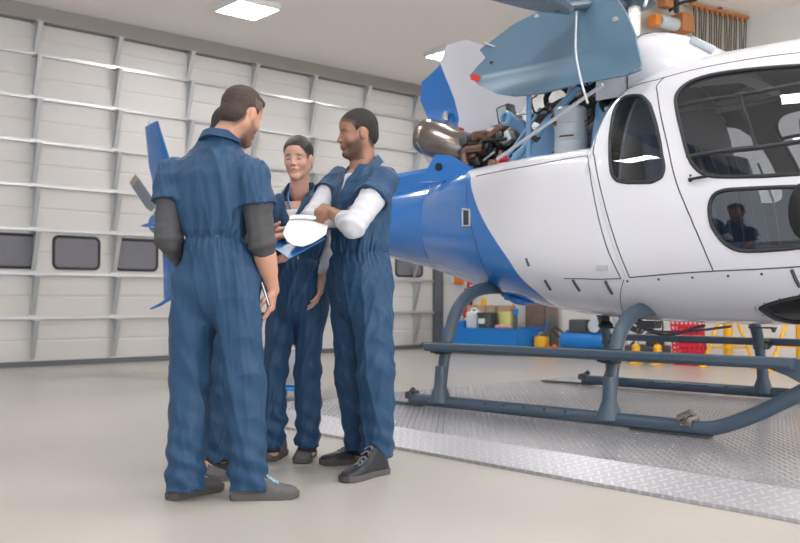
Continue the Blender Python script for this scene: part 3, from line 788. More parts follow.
cw = b.build('engine_cowl', ['white', 'blue'], heli, angle=40)
b = MB(); b.tube([(-2.02, .30, 2.42), (-1.96, .27, 2.47), (-1.95, .26, 2.40)], .022, 8); b.build('cowl_latch', 'galv', cw)
b = MB(); b.box((-1.80, .27, 2.27), (.05, .05, .10), rot=Matrix.Rotation(radians(25), 3, 'Y')); b.build('cowl_flag', 'red', cw)

# ---- open transmission cowl, hinged along the roof, inner face towards the camera side
pan_o = [(-0.836, 2.45), (-0.806, 2.513), (-0.75, 2.586), (-0.849, 2.676), (-0.747, 2.74), (-0.601, 2.836), (-0.41, 2.892), (-0.174, 2.967), (0.02, 2.99), (0.228, 2.901), (0.397, 2.699), (0.544, 2.481), (0.628, 2.274), (0.638, 2.22), (0.545, 2.196), (0.198, 2.202), (-0.105, 2.175), (-0.351, 2.203), (-0.528, 2.255), (-0.712, 2.349)]
def pan_y(x, z): return -.74 - .14 * math.exp(-max(0, z - 2.17) / .12) + .55 * max(0, z - 2.42)
b = shell(pan_o, pan_y, .022)
pn = b.build('transmission_cowl', 'panel_in', heli, angle=50)
def mark(name, c, s, m_, rot=0):
    MB().box((c[0], pan_y(c[0], c[1]) - .006, c[1]), s, rot=Matrix.Rotation(rot, 3, 'Y')).build(name, m_, pn, smooth=False)
tilt = math.atan(.55)
def mark(name, c, size, m_, rot=0):
    R_ = Matrix.Rotation(-tilt if c[1] > 2.45 else 0, 3, 'X') @ Matrix.Rotation(rot, 3, 'Y')
    MB().box((c[0], pan_y(c[0], c[1]) - .006, c[1]), size, rot=R_).build(name, m_, pn, smooth=False)
mark('red_marking', (-.005, 2.865), (.11, .006, .05), 'red', .3)
mark('red_marking', (-.755, 2.415), (.085, .006, .045), 'red', .4)
b = MB(); b.lathe([(.022, 0), (.024, .008), (.008, .012)], (.34, pan_y(.34, 2.65), 2.65), (0, -.88, -.48), 14); b.build('cowl_fastener', 'galv', pn)
MB().lathe([(.020, 0), (.020, .006)], (-.385, pan_y(0, 2.85), 2.852), (0, -.88, -.48), 12).build('cowl_fastener', 'palegrey', pn)
MB().tube([(-.80, -.60, 2.72), (-.74, -.63, 2.69), (-.70, -.60, 2.67)], .007, 6).build('cowl_latch', 'galv', pn)
MB().lathe([(.012, 0), (.012, .012)], (-.66, pan_y(0, 2.526) - .004, 2.526), (0, -1, 0), 10).build('cowl_fastener', 'seam', pn)
MB().tube([(.01, -.58, 2.83), (.155, -.82, 2.45), (.25, -.91, 2.22), (.33, -.95, 2.035)], .0075, 8, smooth=3).build('prop_rod', 'palegrey', heli)
MB().tube([(.45, -.30, 3.0), (.52, -.55, 2.72)], .012, 8).build('control_rod', 'palegrey', heli)

# ---- engine bay
b = MB(); b.prism([(-1.60, 1.74), (-1.42, 1.95), (-1.28, 1.93), (-1.02, 1.795), (-1.16, 1.72)], -.02, .02, lambda a, z, d: (a, -.45 + d, z)); b.prism([(-1.60, 1.74), (-1.42, 1.95), (-1.28, 1.93), (-1.02, 1.795), (-1.16, 1.72)], -.02, .02, lambda a, z, d: (a, .45 + d, z))
b.box((-1.44, 0, 1.86), (.03, .86, .16))
bk = b.build('engine_mount_frame', 'blue', heli, smooth=False)
MB().lathe([(.032, 0), (.032, .012)], (-1.38, -.472, 1.845), (0, -1, 0), 18).build('frame_hole', 'black', bk)
b = MB(); ax = (-.92, 0, .30)
b.lathe([(.12, 0), (.135, .02), (.145, .20), (.16, .28), (.165, .44), (.152, .48), (.162, .51), (.155, .55), (.13, .55), (.12, .3)], (-1.40, -.05, 2.03), (-.94, 0, .34), 32, caps=False)
b.build('exhaust_nozzle', 'burnt', heli)
MB().tube([(-1.86 + .0, -.05 - .168, 2.13), (-1.86, -.05, 2.13 - .168), (-1.83, .1, 2.2)], .006, 6).build('exhaust_clamp', 'galv', heli)
b = MB(); b.lathe([(.06, 0), (.13, .03), (.15, .10), (.15, .28), (.17, .30), (.17, .34), (.12, .36), (.12, .55), (.14, .58), (.10, .62), (.09, .85), (.05, .9)], (-1.42, -.05, 2.03), (1, 0, .02), 24)
eng = b.build('engine', 'engine', heli)
rnd = random.Random(3)
for nm, mk, cnt, rr in (('engine_pipe', 'galv', 9, .010), ('engine_hose', 'black', 9, .015), ('engine_duct', 'bronze', 3, .038)):
    for k in range(cnt):
        x0 = rnd.uniform(-1.40, -.85); z0 = rnd.uniform(1.86, 2.02)
        P = [(x0, rnd.uniform(-.30, -.2), z0)]
        for j in range(3): P.append((P[-1][0] + rnd.uniform(-.04, .22), rnd.uniform(-.34, -.16), min(2.22, max(1.84, P[-1][2] + rnd.uniform(-.10, .11)))))
        MB().tube(P, rr, 8, smooth=5).build(nm, mk, eng)
for k in range(10):
    MB().box((rnd.uniform(-1.35, -.75), rnd.uniform(-.33, -.22), rnd.uniform(1.86, 2.08)), [rnd.uniform(.04, .10) for _ in range(3)], rot=Matrix.Rotation(rnd.uniform(-.5, .5), 3, 'Y'), bev=.01).build('engine_accessory', rnd.choice(['engine', 'galv', 'bronze', 'black']), eng)
MB().tube([(-1.12, -.28, 2.0), (-.95, -.28, 2.10), (-.72, -.26, 2.20)], [.03, .035, .03], 10, smooth=4).build('bleed_duct', 'bronze', eng)
b = MB(); b.box((-.90, -.20, 2.24), (.13, .10, .15), rot=Matrix.Rotation(-.2, 3, 'Y'), bev=.015); b.build('control_box', 'black', eng)
MB().box((-.90, -.255, 2.24), (.08, .008, .11), rot=Matrix.Rotation(-.2, 3, 'Y')).build('box_label', 'palegrey', eng, smooth=False)
b = MB(); b.lathe([(.055, 0), (.06, .03), (.05, .05), (.035, .05), (.03, .02)], (-.77, -.34, 2.17), (-.2, -1, .1), 20); b.tube([(-.77, -.34, 2.17), (-.70, -.24, 2.1), (-.62, -.2, 1.95)], .05, 12, smooth=4); b.build('oil_cooler_duct', 'lightblue', eng)
# blue inner wall and fairing plates around the transmission bay
MB().prism([(-.96, 1.80), (-.40, 2.10), (-.36, 2.16), (-.30, 1.80)], -.008, .008, lambda a, z, d: (a, -.30 + d, z)).build('inner_wall', 'lightblue', heli, smooth=False)
MB().tube([(-.80, -.38, 1.83), (-.55, -.34, 2.12), (-.50, -.30, 2.22)], .014, 8).build('stay_rod', 'lightblue', heli)
b = MB(); b.tube([(-.66, -.46, 1.80), (-.40, -.44, 2.03), (-.12, -.42, 2.27), (.0, -.40, 2.34)], .030, 12); p1 = b.build('transmission_strut', 'lightblue', heli)
b = MB(); b.tube([(-.475, -.49, 1.80), (-.47, -.49, 2.30)], .020, 12); b.build('transmission_strut', 'lightblue', heli)
b = MB(); b.tube([(-.68, -.60, 1.82), (.30, -.72, 2.20)], .013, 10); b.build('cowl_stay', 'palegrey', heli)
for t_ in (.3, .55):
    q = np.array([-.66, -.46, 1.80]) * (1 - t_) + np.array([0, -.40, 2.34]) * t_
    MB().tube([q, q + np.array([.03, .0, .025])], .035, 12).build('strut_collar', 'seam', p1)
b = MB(); b.lathe([(.118, 0), (.118, .10), (.122, .105), (.118, .11), (.118, .22), (.122, .225), (.118, .23), (.118, .33), (.10, .35), (.05, .36)], (-.14, -.44, 1.80), n=28); tk = b.build('hydraulic_reservoir', 'palegrey', heli)
b = MB(); b.ball((-.20, -.55, 2.03), .018, 8); b.tube([(-.05, -.54, 1.93), (-.14, -.565, 1.93), (-.24, -.50, 1.92)], .006, 5); b.build('reservoir_fitting', 'bronze', tk)
MB().box((.14, -.30, 1.98), (.20, .30, .36), rot=Matrix.Rotation(.15, 3, 'Y'), bev=.03).build('bay_blanket', 'lightblue', heli)
b = MB(); b.lathe([(.30, 0), (.32, .05), (.30, .22), (.24, .30), (.14, .42), (.10, .62), (.07, .75)], (.02, .02, 1.80), n=32); gb = b.build('main_gearbox', 'engine', heli)
for k in range(22):
    a = rnd.uniform(-.5, .32); z = rnd.uniform(1.86, 2.34)
    P = [(a, rnd.uniform(-.45, -.25), z)]
    for j in range(3): P.append((P[-1][0] + rnd.uniform(-.10, .14), rnd.uniform(-.50, -.2), min(2.45, max(1.84, P[-1][2] + rnd.uniform(-.14, .14)))))
    MB().tube(P, rnd.choice([.008, .012, .018]), 7, smooth=5).build('gearbox_hose', rnd.choice(['black', 'galv', 'lightblue', 'black', 'bronze', 'seam']), gb)
for k in range(12):
    MB().box((rnd.uniform(-.35, .30), rnd.uniform(-.42, -.25), rnd.uniform(2.0, 2.34)), [rnd.uniform(.04, .09) for _ in range(3)], rot=Matrix.Rotation(rnd.uniform(-.6, .6), 3, 'Y'), bev=.008).build('gearbox_fitting', rnd.choice(['black', 'galv', 'engine', 'lightblue', 'bronze']), gb)
MB().tube([(-.45, -.22, 2.15), (-.48, -.26, 2.3), (-.38, -.26, 2.38), (-.28, -.24, 2.3), (-.3, -.22, 2.16)], .022, 10, smooth=5).build('hose_loop', 'black', gb)
MB().ball((-.70, -.52, 1.83), (.06, .04, .03), 10).build('shop_rag', 'red', heli)
# firewall behind, and the port cowls closed
b = MB(); rings = []
for i in range(9):
    x = -.95 + 1.30 * i / 8
    rings.append([(x, .12 + .66 * sin(a), 1.80 + .62 * (.75 + .25 * sin(pi * i / 8)) * cos(a)) for a in [pi / 2 * k / 10 for k in range(11)]])
b.loft(rings, caps=False, closed=False); b.build('port_transmission_cowl', 'black', heli)
# mast, hub and blades
b = MB(); b.lathe([(.07, 0), (.07, .60)], (.10, 0, 2.40), n=18); b.build('rotor_mast', 'steel', heli)
b = MB(); b.lathe([(.10, 0), (.18, .02), (.20, .08), (.10, .12)], (.10, 0, 2.92), n=24); hb = b.build('rotor_hub', 'gear', heli)
def blade(root, ang, L, name='main_rotor_blade'):
    d_ = np.array([cos(ang), sin(ang), 0]); w_ = np.array([-sin(ang), cos(ang), 0]); r_ = np.array(root); u_ = np.array([0, 0, 1.])
    b = MB()
    foil(b, [(r_ + w_ * .05, r_ - w_ * .05, .03, u_), (r_ + d_ * .04 + w_ * .09, r_ + d_ * .04 - w_ * .09, .026, u_), (r_ + d_ * .12 + w_ * .12, r_ + d_ * .12 - w_ * .125, .022, u_), (r_ + d_ * .26 + w_ * .155, r_ + d_ * .26 - w_ * .155, .022, u_), (r_ + d_ * .5 + w_ * .17, r_ + d_ * .5 - w_ * .18, .02, u_), (r_ + d_ * L + w_ * .17 + u_ * -.1, r_ + d_ * L - w_ * .18 - u_ * .1, .018, u_)])
    b.build(name, 'blade', heli)
    MB().tube([(.10, 0, 2.98), tuple(r_ + d_ * .12)], [.05, .028], 10).build('blade_cuff', 'gear', hb)
blade((.035, -.735, 2.745), radians(-94), 4.2)
# ================================================================== people: signed-distance modelling, one continuous skin per figure
import openvdb as _vdb
def V3(*a): return np.array(a, float)
def smin(a, b, k):
    h = np.clip(0.5 + 0.5 * (b - a) / k, 0, 1); return b * (1 - h) + a * h - k * h * (1 - h)
class SDF:
    """collects rounded cones / ellipsoids with smooth union, evaluates them on a local grid"""
    def __init__(s, h=.006, k=.02): s.p = []; s.h = h; s.k = k
    def cone(s, a, b, ra, rb, k=None, sq=None):
        # capsule tapering ra->rb; sq=(axis, factor) squashes thickness along axis
        s.p.append(('c', V3(*a), V3(*b), ra, rb, s.k if k is None else k, sq)); return s
    def ell(s, c, r, R=None, k=None, neg=False):
        s.p.append(('e', V3(*c), V3(*r), None if R is None else np.array(R, float), None, s.k if k is None else k, neg)); return s
    def chain(s, pts, rs, k=None, sq=None):
        for i in range(len(pts) - 1): s.cone(pts[i], pts[i + 1], rs[i], rs[i + 1], k, sq)
        return s
    def stack(s, secs, k=None, pw=2.0):
        # vertical stack of sections (z, cx, cy, a, b, angle)
        s.p.append(('s', np.array(secs, float), pw, None, None, s.k if k is None else k, None)); return s
    def cut(s, fn): s.p.append(('f', fn, None, None, None, 0, None)); return s
    def box_of(s, p):
        t = p[0]
        if t == 'c': r = max(p[3], p[4]); r *= 1.0 if p[6] is None else max(1, p[6][1]); return np.minimum(p[1], p[2]) - r, np.maximum(p[1], p[2]) + r
        if t == 'e': r = max(p[2]); return p[1] - r, p[1] + r
        if t == 's':
            S = p[1]; m = np.maximum(S[:, 3], S[:, 4]).max()
            return V3(S[:, 1].min() - m, S[:, 2].min() - m, S[:, 0].min()), V3(S[:, 1].max() + m, S[:, 2].max() + m, S[:, 0].max())
    def evalp(s, p, X, Y, Z):
        t = p[0]
        if t == 'c':
            a, b, ra, rb, sq = p[1], p[2], p[3], p[4], p[6]
            P = np.stack([X, Y, Z], -1)
            if sq is not None:
                ax = np.array(sq[0], float); ax /= np.linalg.norm(ax); f = sq[1]
                m = (a + b) / 2; q = (P - m) @ ax
                P = P + (q * (1 / f - 1))[..., None] * ax
                a = a + ((a - m) @ ax) * (1 / f - 1) * ax; b = b + ((b - m) @ ax) * (1 / f - 1) * ax
            d = b - a; L2 = d @ d + 1e-12
            h = np.clip(((P - a) @ d) / L2, 0, 1)
            dist = np.sqrt((((P - a) - h[..., None] * d) ** 2).sum(-1)) - (ra + (rb - ra) * h)
            return dist if sq is None else dist * min(1, sq[1])
        if t == 'e':
            c, r, R = p[1], p[2], p[3]
            P = np.stack([X - c[0], Y - c[1], Z - c[2]], -1)
            if R is not None: P = P @ R          # columns of R = ellipsoid axes
            q = np.sqrt(((P / r) ** 2).sum(-1)); g = np.sqrt(((P / r ** 2) ** 2).sum(-1)) + 1e-9
            return q * (q - 1) / g
        if t == 's':
            S = p[1]; z0, z1 = S[0, 0], S[-1, 0]; zz = np.clip(Z, z0, z1)
            zs = S[:, 0]
            def ip(c):
                m = _mono(zs, S[:, c]); i = np.clip(np.searchsorted(zs, zz, side='right') - 1, 0, len(zs) - 2)
                h = zs[i + 1] - zs[i]; t_ = (zz - zs[i]) / h
                return (2*t_**3 - 3*t_**2 + 1) * S[i, c] + (t_**3 - 2*t_**2 + t_) * h * m[i] + (-2*t_**3 + 3*t_**2) * S[i + 1, c] + (t_**3 - t_**2) * h * m[i + 1]
            cx, cy, a, b, an = ip(1), ip(2), ip(3), ip(4), ip(5)
            dx, dy = X - cx, Y - cy; u = dx * np.cos(an) + dy * np.sin(an); v = -dx * np.sin(an) + dy * np.cos(an)
            pw = p[2]
            q = (np.abs(u / a) ** pw + np.abs(v / b) ** pw) ** (1 / pw)
            g = np.sqrt((u / a ** 2) ** 2 + (v / b ** 2) ** 2) / np.maximum(np.sqrt((u / a) ** 2 + (v / b) ** 2), 1e-6)
            d = (q - 1) / np.maximum(g, 1e-6); dz = np.maximum(z0 - Z, Z - z1)
            return np.where(dz > 0, np.maximum(d, dz), d)
    def mesh(s, post=None):
        bx = [s.box_of(p) for p in s.p if p[0] != 'f']
        lo = np.min([b[0] for b in bx], 0) - .02; hi = np.max([b[1] for b in bx], 0) + .02
        h = s.h; n = np.ceil((hi - lo) / h).astype(int) + 1
        G = np.full(tuple(n), .3, np.float32); ax = [lo[i] + h * np.arange(n[i]) for i in range(3)]
        for p in s.p:
            if p[0] == 'f':
                X, Y, Z = np.meshgrid(*ax, indexing='ij', sparse=True); G = p[1](G, X, Y, Z).astype(np.float32); continue
            a, b = s.box_of(p); m = p[5] + 4 * h
            i0 = np.maximum(0, np.floor((a - m - lo) / h).astype(int)); i1 = np.minimum(n, np.ceil((b + m - lo) / h).astype(int) + 1)
            sl = tuple(slice(i0[i], i1[i]) for i in range(3))
            X, Y, Z = np.meshgrid(*[ax[i][sl[i]] for i in range(3)], indexing='ij')
            d = s.evalp(p, X, Y, Z)
            G[sl] = (-smin(-G[sl], d, p[5])) if (p[0] == 'e' and p[6]) else smin(G[sl], d, p[5])
        g = _vdb.FloatGrid(.3); g.copyFromArray(np.ascontiguousarray(np.clip(G, -.3, .3)))
        pts_, tri, quad = g.convertToPolygons(0.0, 0.0)
        V = pts_ * h + lo
        return V, [tuple(f[::-1]) for f in quad.tolist()] + [tuple(f[::-1]) for f in tri.tolist()]
    def build(s, name, mats, parent, vfun=None, colfun=None, smooth_it=1):
        V, Fs = s.mesh()
        if vfun is not None: V = vfun(V)
        me = bpy.data.meshes.new(name)
        me.from_pydata(V.tolist(), [], Fs)
        for k in (mats if isinstance(mats, (list, tuple)) else [mats]): me.materials.append(M[k])
        me.polygons.foreach_set('use_smooth', [True] * len(me.polygons))
        if smooth_it:
            bm = bmesh.new(); bm.from_mesh(me)
            # keep the largest connected shell only
            for _ in range(smooth_it): bmesh.ops.smooth_vert(bm, verts=bm.verts, factor=.5, use_axis_x=True, use_axis_y=True, use_axis_z=True)
            bm.to_mesh(me); bm.free()
        if colfun is not None:
            co = np.zeros(len(me.vertices) * 3, np.float32); me.vertices.foreach_get('co', co); co = co.reshape(-1, 3)
            C_ = colfun(co); at = me.color_attributes.new('tone', 'FLOAT_COLOR', 'POINT')
            at.data.foreach_set('color', np.concatenate([C_, np.ones((len(C_), 1))], 1).astype(np.float32).ravel())
        me.update(); o = bpy.data.objects.new(name, me); COL.objects.link(o); o.parent = parent
        # normals outward
        bm = bmesh.new(); bm.from_mesh(me); 
        if bm.calc_volume(signed=True) < 0: bmesh.ops.reverse_faces(bm, faces=bm.faces); bm.to_mesh(me)
        bm.free()
        return o

def fold_noise(P, seed, f=22.0, aniso=(1, 1, .45)):
    r = np.random.RandomState(seed); out = np.zeros(len(P)); Q = P * np.array(aniso)
    W = np.stack([np.sin(Q @ (r.randn(3) * 7) + r.rand() * 6) for _ in range(3)], 1) * .035
    Q = Q + W
    for k in range(5):
        d = r.randn(3); d /= np.linalg.norm(d); ff = f * (1.0 + .5 * k)
        out += (1 - np.abs(np.sin(Q @ d * ff + r.rand() * 6))) ** 2.5 / (1 + .6 * k) * (.4 + .6 * np.sin(Q @ r.randn(3) * 5 + r.rand() * 6) ** 2)
    return out / 2.2 - .35
def wrinkle(seed, amp=.006, zones=(), f=22.0):
    # zones: (centre, radius, axis, frequency, amplitude) ring-like folds gathered near joints
    def fn(V):
        V = np.asarray(V, float); ctr = V.mean(0)
        nrm = V - np.array([ctr[0], ctr[1], 0]) * 1.0; nrm[:, 2] = 0
        # radial direction from nearest zone axis is not needed: displace along approximate normals from local mean
        d = fold_noise(V, seed, f) * amp
        for c, r, ax_, fq, am in zones:
            ax_ = np.array(ax_, float); ax_ /= np.linalg.norm(ax_); q = (V - np.array(c)); t = q @ ax_
            lat = q - t[:, None] * ax_
            w_ = np.exp(-(q ** 2).sum(1) / (2 * r * r))
            ph = lat @ np.array([3.1, 5.7, 2.0]) * 3
            d += am * w_ * np.sin(t * fq + ph + 1.3 * np.sin(lat @ np.array([11., -7., 5.])))
        return d
    return fn
def apply_wr(o, fn):
    me = o.data; n = len(me.vertices); co = np.zeros(n * 3, np.float32); me.vertices.foreach_get('co', co); co = co.reshape(-1, 3).astype(float)
    nr = np.zeros(n * 3, np.float32); me.vertex_normals.foreach_get('vector', nr); nr = nr.reshape(-1, 3)
    co += nr * fn(co)[:, None]
    me.vertices.foreach_set('co', co.astype(np.float32).ravel()); me.update()

def tone_mat(name, rough, spec=.4, sss=0.0, bump=0.0, bscale=300, sheen=0):
    m = mat(name, (.5, .5, .5), rough, bump=bump, bscale=bscale, sheen=sheen)
    nt, N, L = nodes(m); a = N.new('ShaderNodeVertexColor'); a.layer_name = 'tone'
    L.new(a.outputs['Color'], N['Principled BSDF'].inputs['Base Color'])
    if sss:
        N['Principled BSDF'].inputs['Subsurface Weight'].default_value = sss
        N['Principled BSDF'].inputs['Subsurface Radius'].default_value = (.01, .004, .002)
    return m
M['skin'] = tone_mat('skin', .48, sss=.08)
M['hair_dark'] = mat('dark_brown_hair', (.016, .011, .011), .42, var=.5, vscale=120, bump=.002, bscale=260)
M['hair_brown'] = mat('brown_hair', (.040, .026, .020), .6, var=.55, vscale=110, bump=.003, bscale=220)
M['hair_black'] = mat('black_cropped_hair', (.014, .012, .013), .7, var=.5, vscale=160, bump=.0012, bscale=420)
def cloth(name, col, r=.62, v=.16, wr_=.035):
    m = mat(name, col, r, var=v, vscale=7, bump=.0012, bscale=60, sheen=.03, detail=6)
    nt, N, L = nodes(m); tc = N.new('ShaderNodeTexCoord'); mp = N.new('ShaderNodeMapping'); mp.inputs['Scale'].default_value = (1, 1, .55)
    nz = N.new('ShaderNodeTexNoise'); nz.noise_type = 'RIDGED_MULTIFRACTAL'; nz.inputs['Scale'].default_value = 5.5; nz.inputs['Detail'].default_value = 2.5; nz.inputs['Distortion'].default_value = .9
    L.new(tc.outputs['Object'], mp.inputs[0]); L.new(mp.outputs[0], nz.inputs['Vector'])
    bp = N.new('ShaderNodeBump'); bp.inputs['Distance'].default_value = wr_; bp.inputs['Strength'].default_value = 1.0
    L.new(nz.outputs['Fac'], bp.inputs['Height'])
    b0 = [n for n in N if n.type == 'BUMP' and n != bp][0]; L.new(bp.outputs[0], b0.inputs['Normal'])
    return m
M['coverall'] = cloth('navy_coverall_cotton', (.012, .055, .130))
M['coverall_seam'] = cloth('navy_coverall_seam', (.010, .038, .085))
M['sleeve_dark'] = cloth('charcoal_knit', (.055, .055, .062))
M['sleeve_light'] = cloth('pale_grey_knit', (.55, .56, .62))
M['shirt_white'] = cloth('white_tee', (.75, .75, .78))
M['shoe'] = mat('dark_grey_suede', (.105, .100, .108), .8, var=.3, vscale=30)
M['shoe_blue'] = mat('blue_grey_mesh', (.10, .17, .25), .8, var=.2)
M['sock'] = mat('dark_sock', (.03, .03, .034), .9)
M['sole'] = mat('rubber_sole', (.085, .080, .078), .7, var=.2)
M['boot'] = mat('black_boot_leather', (.022, .024, .032), .42, var=.3, vscale=20)
M['lace_blue'] = mat('pale_blue_lace', (.30, .50, .68), .7)
M['lace_orange'] = mat('orange_lace', (.65, .30, .12), .7)
M['lace_grey'] = mat('grey_lace', (.18, .19, .22), .7)
M['paper'] = mat('white_paper', (.86, .86, .88), .6)
M['clip_blue'] = mat('blue_clipboard', (.02, .14, .42), .35)

def basis(f, u):
    f = np.array(f, float); f /= np.linalg.norm(f); u = np.array(u, float); u = u - f * (u @ f); u /= np.linalg.norm(u); l = np.cross(u, f)
    return f, l, u
class Head:
    """face frame: f forward, l to the figure's left, u up; c = centre between the ears; s = scale"""
    def __init__(s, c, f, u=(0, 0, 1), sc=1.0): s.c = V3(*c); s.f, s.l, s.u = basis(f, u); s.sc = sc; s.R = np.stack([s.f, s.l, s.u], 1)
    def P(s, a, b, c): return s.c + (s.f * a + s.l * b + s.u * c) * s.sc
    def add(s, S, female=False, jaw=1.0):
        k = s.sc; e = lambda c, r, kk=.02, neg=False: S.ell(s.P(*c), V3(*r) * k, s.R, kk, neg)
        e((-.012, 0, .036), (.096, .077, .092)); e((.022, 0, -.020), (.068, .064, .082), .03)
        e((.028, 0, .050), (.062, .066, .05), .03)
        for b in (1, -1):
            S.cone(s.P(-.005, .052 * b * jaw, -.052), s.P(.070, .014 * b, -.103), .020 * k, .016 * k, .03)
            e((.062, .034 * b, -.030), (.022, .024, .024), .02)
            S.cone(s.P(.078, .012 * b, .022), s.P(.066, .048 * b, .018), .009 * k, .008 * k, .012)
        e((.078, 0, -.102), (.018, .022, .016), .018)
        for b in (1, -1): e((.093, .031 * b, -.001), (.014, .015, .011), .012, True)
        for b in (1, -1): e((.074, .031 * b, -.002), (.0135, .0145, .0125), .003)
        S.cone(s.P(.088, 0, .008), s.P(.108, 0, -.030), .0075 * k, .0105 * k, .010)
        for b in (1, -1): e((.096, .012 * b, -.034), (.011, .008, .008), .006)
        e((.086, 0, -.062), (.016, .026, .018), .014)
        S.cone(s.P(.096, -.015, -.058), s.P(.096, .015, -.058), .0048 * k, .0048 * k, .005)
        S.cone(s.P(.094, -.013, -.070), s.P(.094, .013, -.070), .0056 * k, .0056 * k, .005)
        e((.107, 0, -.0642), (.010, .020, .0016), .003, True)
        for b in (1, -1):
            e((-.004, .078 * b, -.012), (.018, .0085, .031), .006)
            e((.004, .0885 * b, -.010), (.009, .004, .016), .003, True)
    def neck(s, S, base, r=.056):
        S.cone(s.P(-.022, 0, -.045), base, r * .94 * s.sc, r * 1.08, .03)
    def tone(s, skin, lip, brow, beard=None, beard_amt=0.0, female=False, lidded=False, style='crop', hairc=None, hairw=.004, hairamt=.85):
        s.hx, s.hz, s.tmp = s.HL[style]
        skin, lip, brow = map(np.array, (skin, lip, brow))
        def fn(co):
            q = (co - s.c) @ s.R / s.sc; a, b, c = q[:, 0], q[:, 1], q[:, 2]; col = np.tile(skin, (len(co), 1)).astype(float)
            n = .5 + .5 * np.sin(co[:, 0] * 61 + 2) * np.sin(co[:, 1] * 53) * np.sin(co[:, 2] * 47)
            col *= (1 + .06 * (n - .5))[:, None]
            def mixc(w, t): 
                nonlocal col
                w = np.clip(w, 0, 1)[:, None]; col = col * (1 - w) + np.array(t) * w
            near = (np.abs(a) < .16) & (np.abs(b) < .12) & (c > -.15) & (c < .16)
            ck = np.exp(-(((a - .085) / .03) ** 2 + ((np.abs(b) - .045) / .02) ** 2 + ((c + .035) / .02) ** 2)); mixc(.25 * ck * near, skin * np.array([1.1, .75, .7]))
            if beard is not None:
                w = ((c < -.040 + .25 * np.maximum(0, .05 - a)) & (a > -.02) & (c > -.135)).astype(float)
                w = 1 / (1 + np.exp(-(-.050 - c + .35 * np.clip(.075 - a, 0, .06)) / .005)) * (1 / (1 + np.exp(-(a - .004) / .006))) * (c > -.14)
                w = w * (1 - .5 * np.exp(-((a - .09) / .02) ** 2 - (b / .02) ** 2 - ((c + .086) / .008) ** 2))
                mixc(beard_amt * w * near, beard)
            w = np.exp(-(((c + .064) / .0085) ** 2) ** 2 - ((b / (.021)) ** 2) ** 2) * (a > .084); mixc(.85 * w, lip)
            w = np.exp(-((c - .0215 - .004 * np.cos(np.abs(b) * 60)) / .0046) ** 2 - (((np.abs(b) - .032) / .018) ** 2) ** 2) * (a > .05); mixc(.9 * w, brow)
            eo = (np.abs(b) - .031); op = .0055 if not lidded else .0028
            w = np.exp(-((eo / .0125) ** 2 + ((c + .003) / op) ** 2) ** 2) * (a > .06); mixc((.8 if not lidded else 0) * w, (.55, .50, .47))
            w = np.exp(-((eo / .0052) ** 2 + ((c + .0025) / .0055) ** 2) ** 2) * (a > .06) * (1 if not lidded else .5); mixc(w, (.02, .013, .01))
            w = np.exp(-((c - (.0035 if not lidded else -.0045) + eo * eo * 18) / .0026) ** 2 - ((eo / .015) ** 2) ** 2) * (a > .06); mixc(.9 * w, brow * .4)
            w = np.exp(-((c - .010) / .006) ** 2 - ((eo / .016) ** 2) ** 2) * (a > .06); mixc(.22 * w, skin * .5)
            w = np.exp(-(((a - .1)) / .014) ** 2 - ((np.abs(b) - .008) / .004) ** 2 - ((c + .043) / .003) ** 2); mixc(.6 * w, skin * .3)
            if hairc is not None:
                line = np.interp(a, s.hx, s.hz) - s.tmp * np.clip(np.abs(b) - .035, 0, .1) * (a > .034)
                ear = np.sqrt((a + .004) ** 2 + (c + .012) ** 2) < .036
                w = 1 / (1 + np.exp(-(c - line + .002) / hairw)) * near * (~(ear & (np.abs(b) > .066))); mixc(hairamt * w, hairc)
            return col
        return fn
    HL = {'swept': ([-.12, -.05, -.03, -.012, .004, .014, .030, .055, .10], [-.085, -.085, -.06, 0, .005, -.01, .0, .050, .082], .9),
          'short': ([-.12, -.05, -.032, -.022, 0, .012, .016, .026, .034, .055, .10], [-.07, -.085, -.05, 0, .02, 0, -.022, -.022, .04, .070, .080], .35),
          'crop': ([-.12, -.05, -.032, -.022, 0, .012, .016, .028, .036, .05, .10], [-.065, -.080, -.05, 0, .018, 0, -.020, -.020, .035, .058, .070], .25)}
    def hair(s, name, matk, parent, style, h=.0045):
        S = SDF(h, .012); k = s.sc
        if style == 'swept':      # tied back, parted, close to the skull
            S.ell(s.P(-.016, 0, .040), V3(.100, .0825, .096) * k, s.R); S.ell(s.P(.026, 0, .052), V3(.068, .073, .058) * k, s.R, .02); S.ell(s.P(-.112, 0, .0), V3(.030, .034, .032) * k, s.R)
            S.ell(s.P(-.055, 0, -.035), V3(.055, .066, .05) * k, s.R)
            hl = [(-.12, -.085), (-.05, -.085), (-.03, -.06), (-.012, -.0), (.004, .005), (.014, -.01), (.030, .0), (.055, .050), (.10, .082)]; tmp = .9
        elif style == 'short':    # cropped sides, fuller top with a lifted front
            S.ell(s.P(-.016, 0, .036), V3(.096, .0785, .091) * k, s.R)
            S.ell(s.P(.010, 0, .078), V3(.078, .064, .056) * k, s.R, .02)
            S.ell(s.P(.070, 0, .098), V3(.034, .046, .026) * k, s.R, .02)
            S.ell(s.P(-.050, 0, -.02), V3(.056, .066, .06) * k, s.R)
            for b in (1, -1): S.cone(s.P(.016, .073 * b, .02), s.P(.014, .074 * b, -.018), .010 * k, .006 * k, .01)
            hl = [(-.12, -.07), (-.05, -.085), (-.032, -.05), (-.022, .0), (.0, .02), (.012, .0), (.016, -.022), (.026, -.022), (.034, .04), (.055, .070), (.10, .080)]; tmp = .35
        else:                     # 'crop'
            S.ell(s.P(-.013, 0, .039), V3(.0985, .0795, .0945) * k, s.R); S.ell(s.P(.026, 0, .051), V3(.0645, .0685, .0535) * k, s.R, .02); S.ell(s.P(-.050, 0, -.01), V3(.058, .068, .062) * k, s.R)
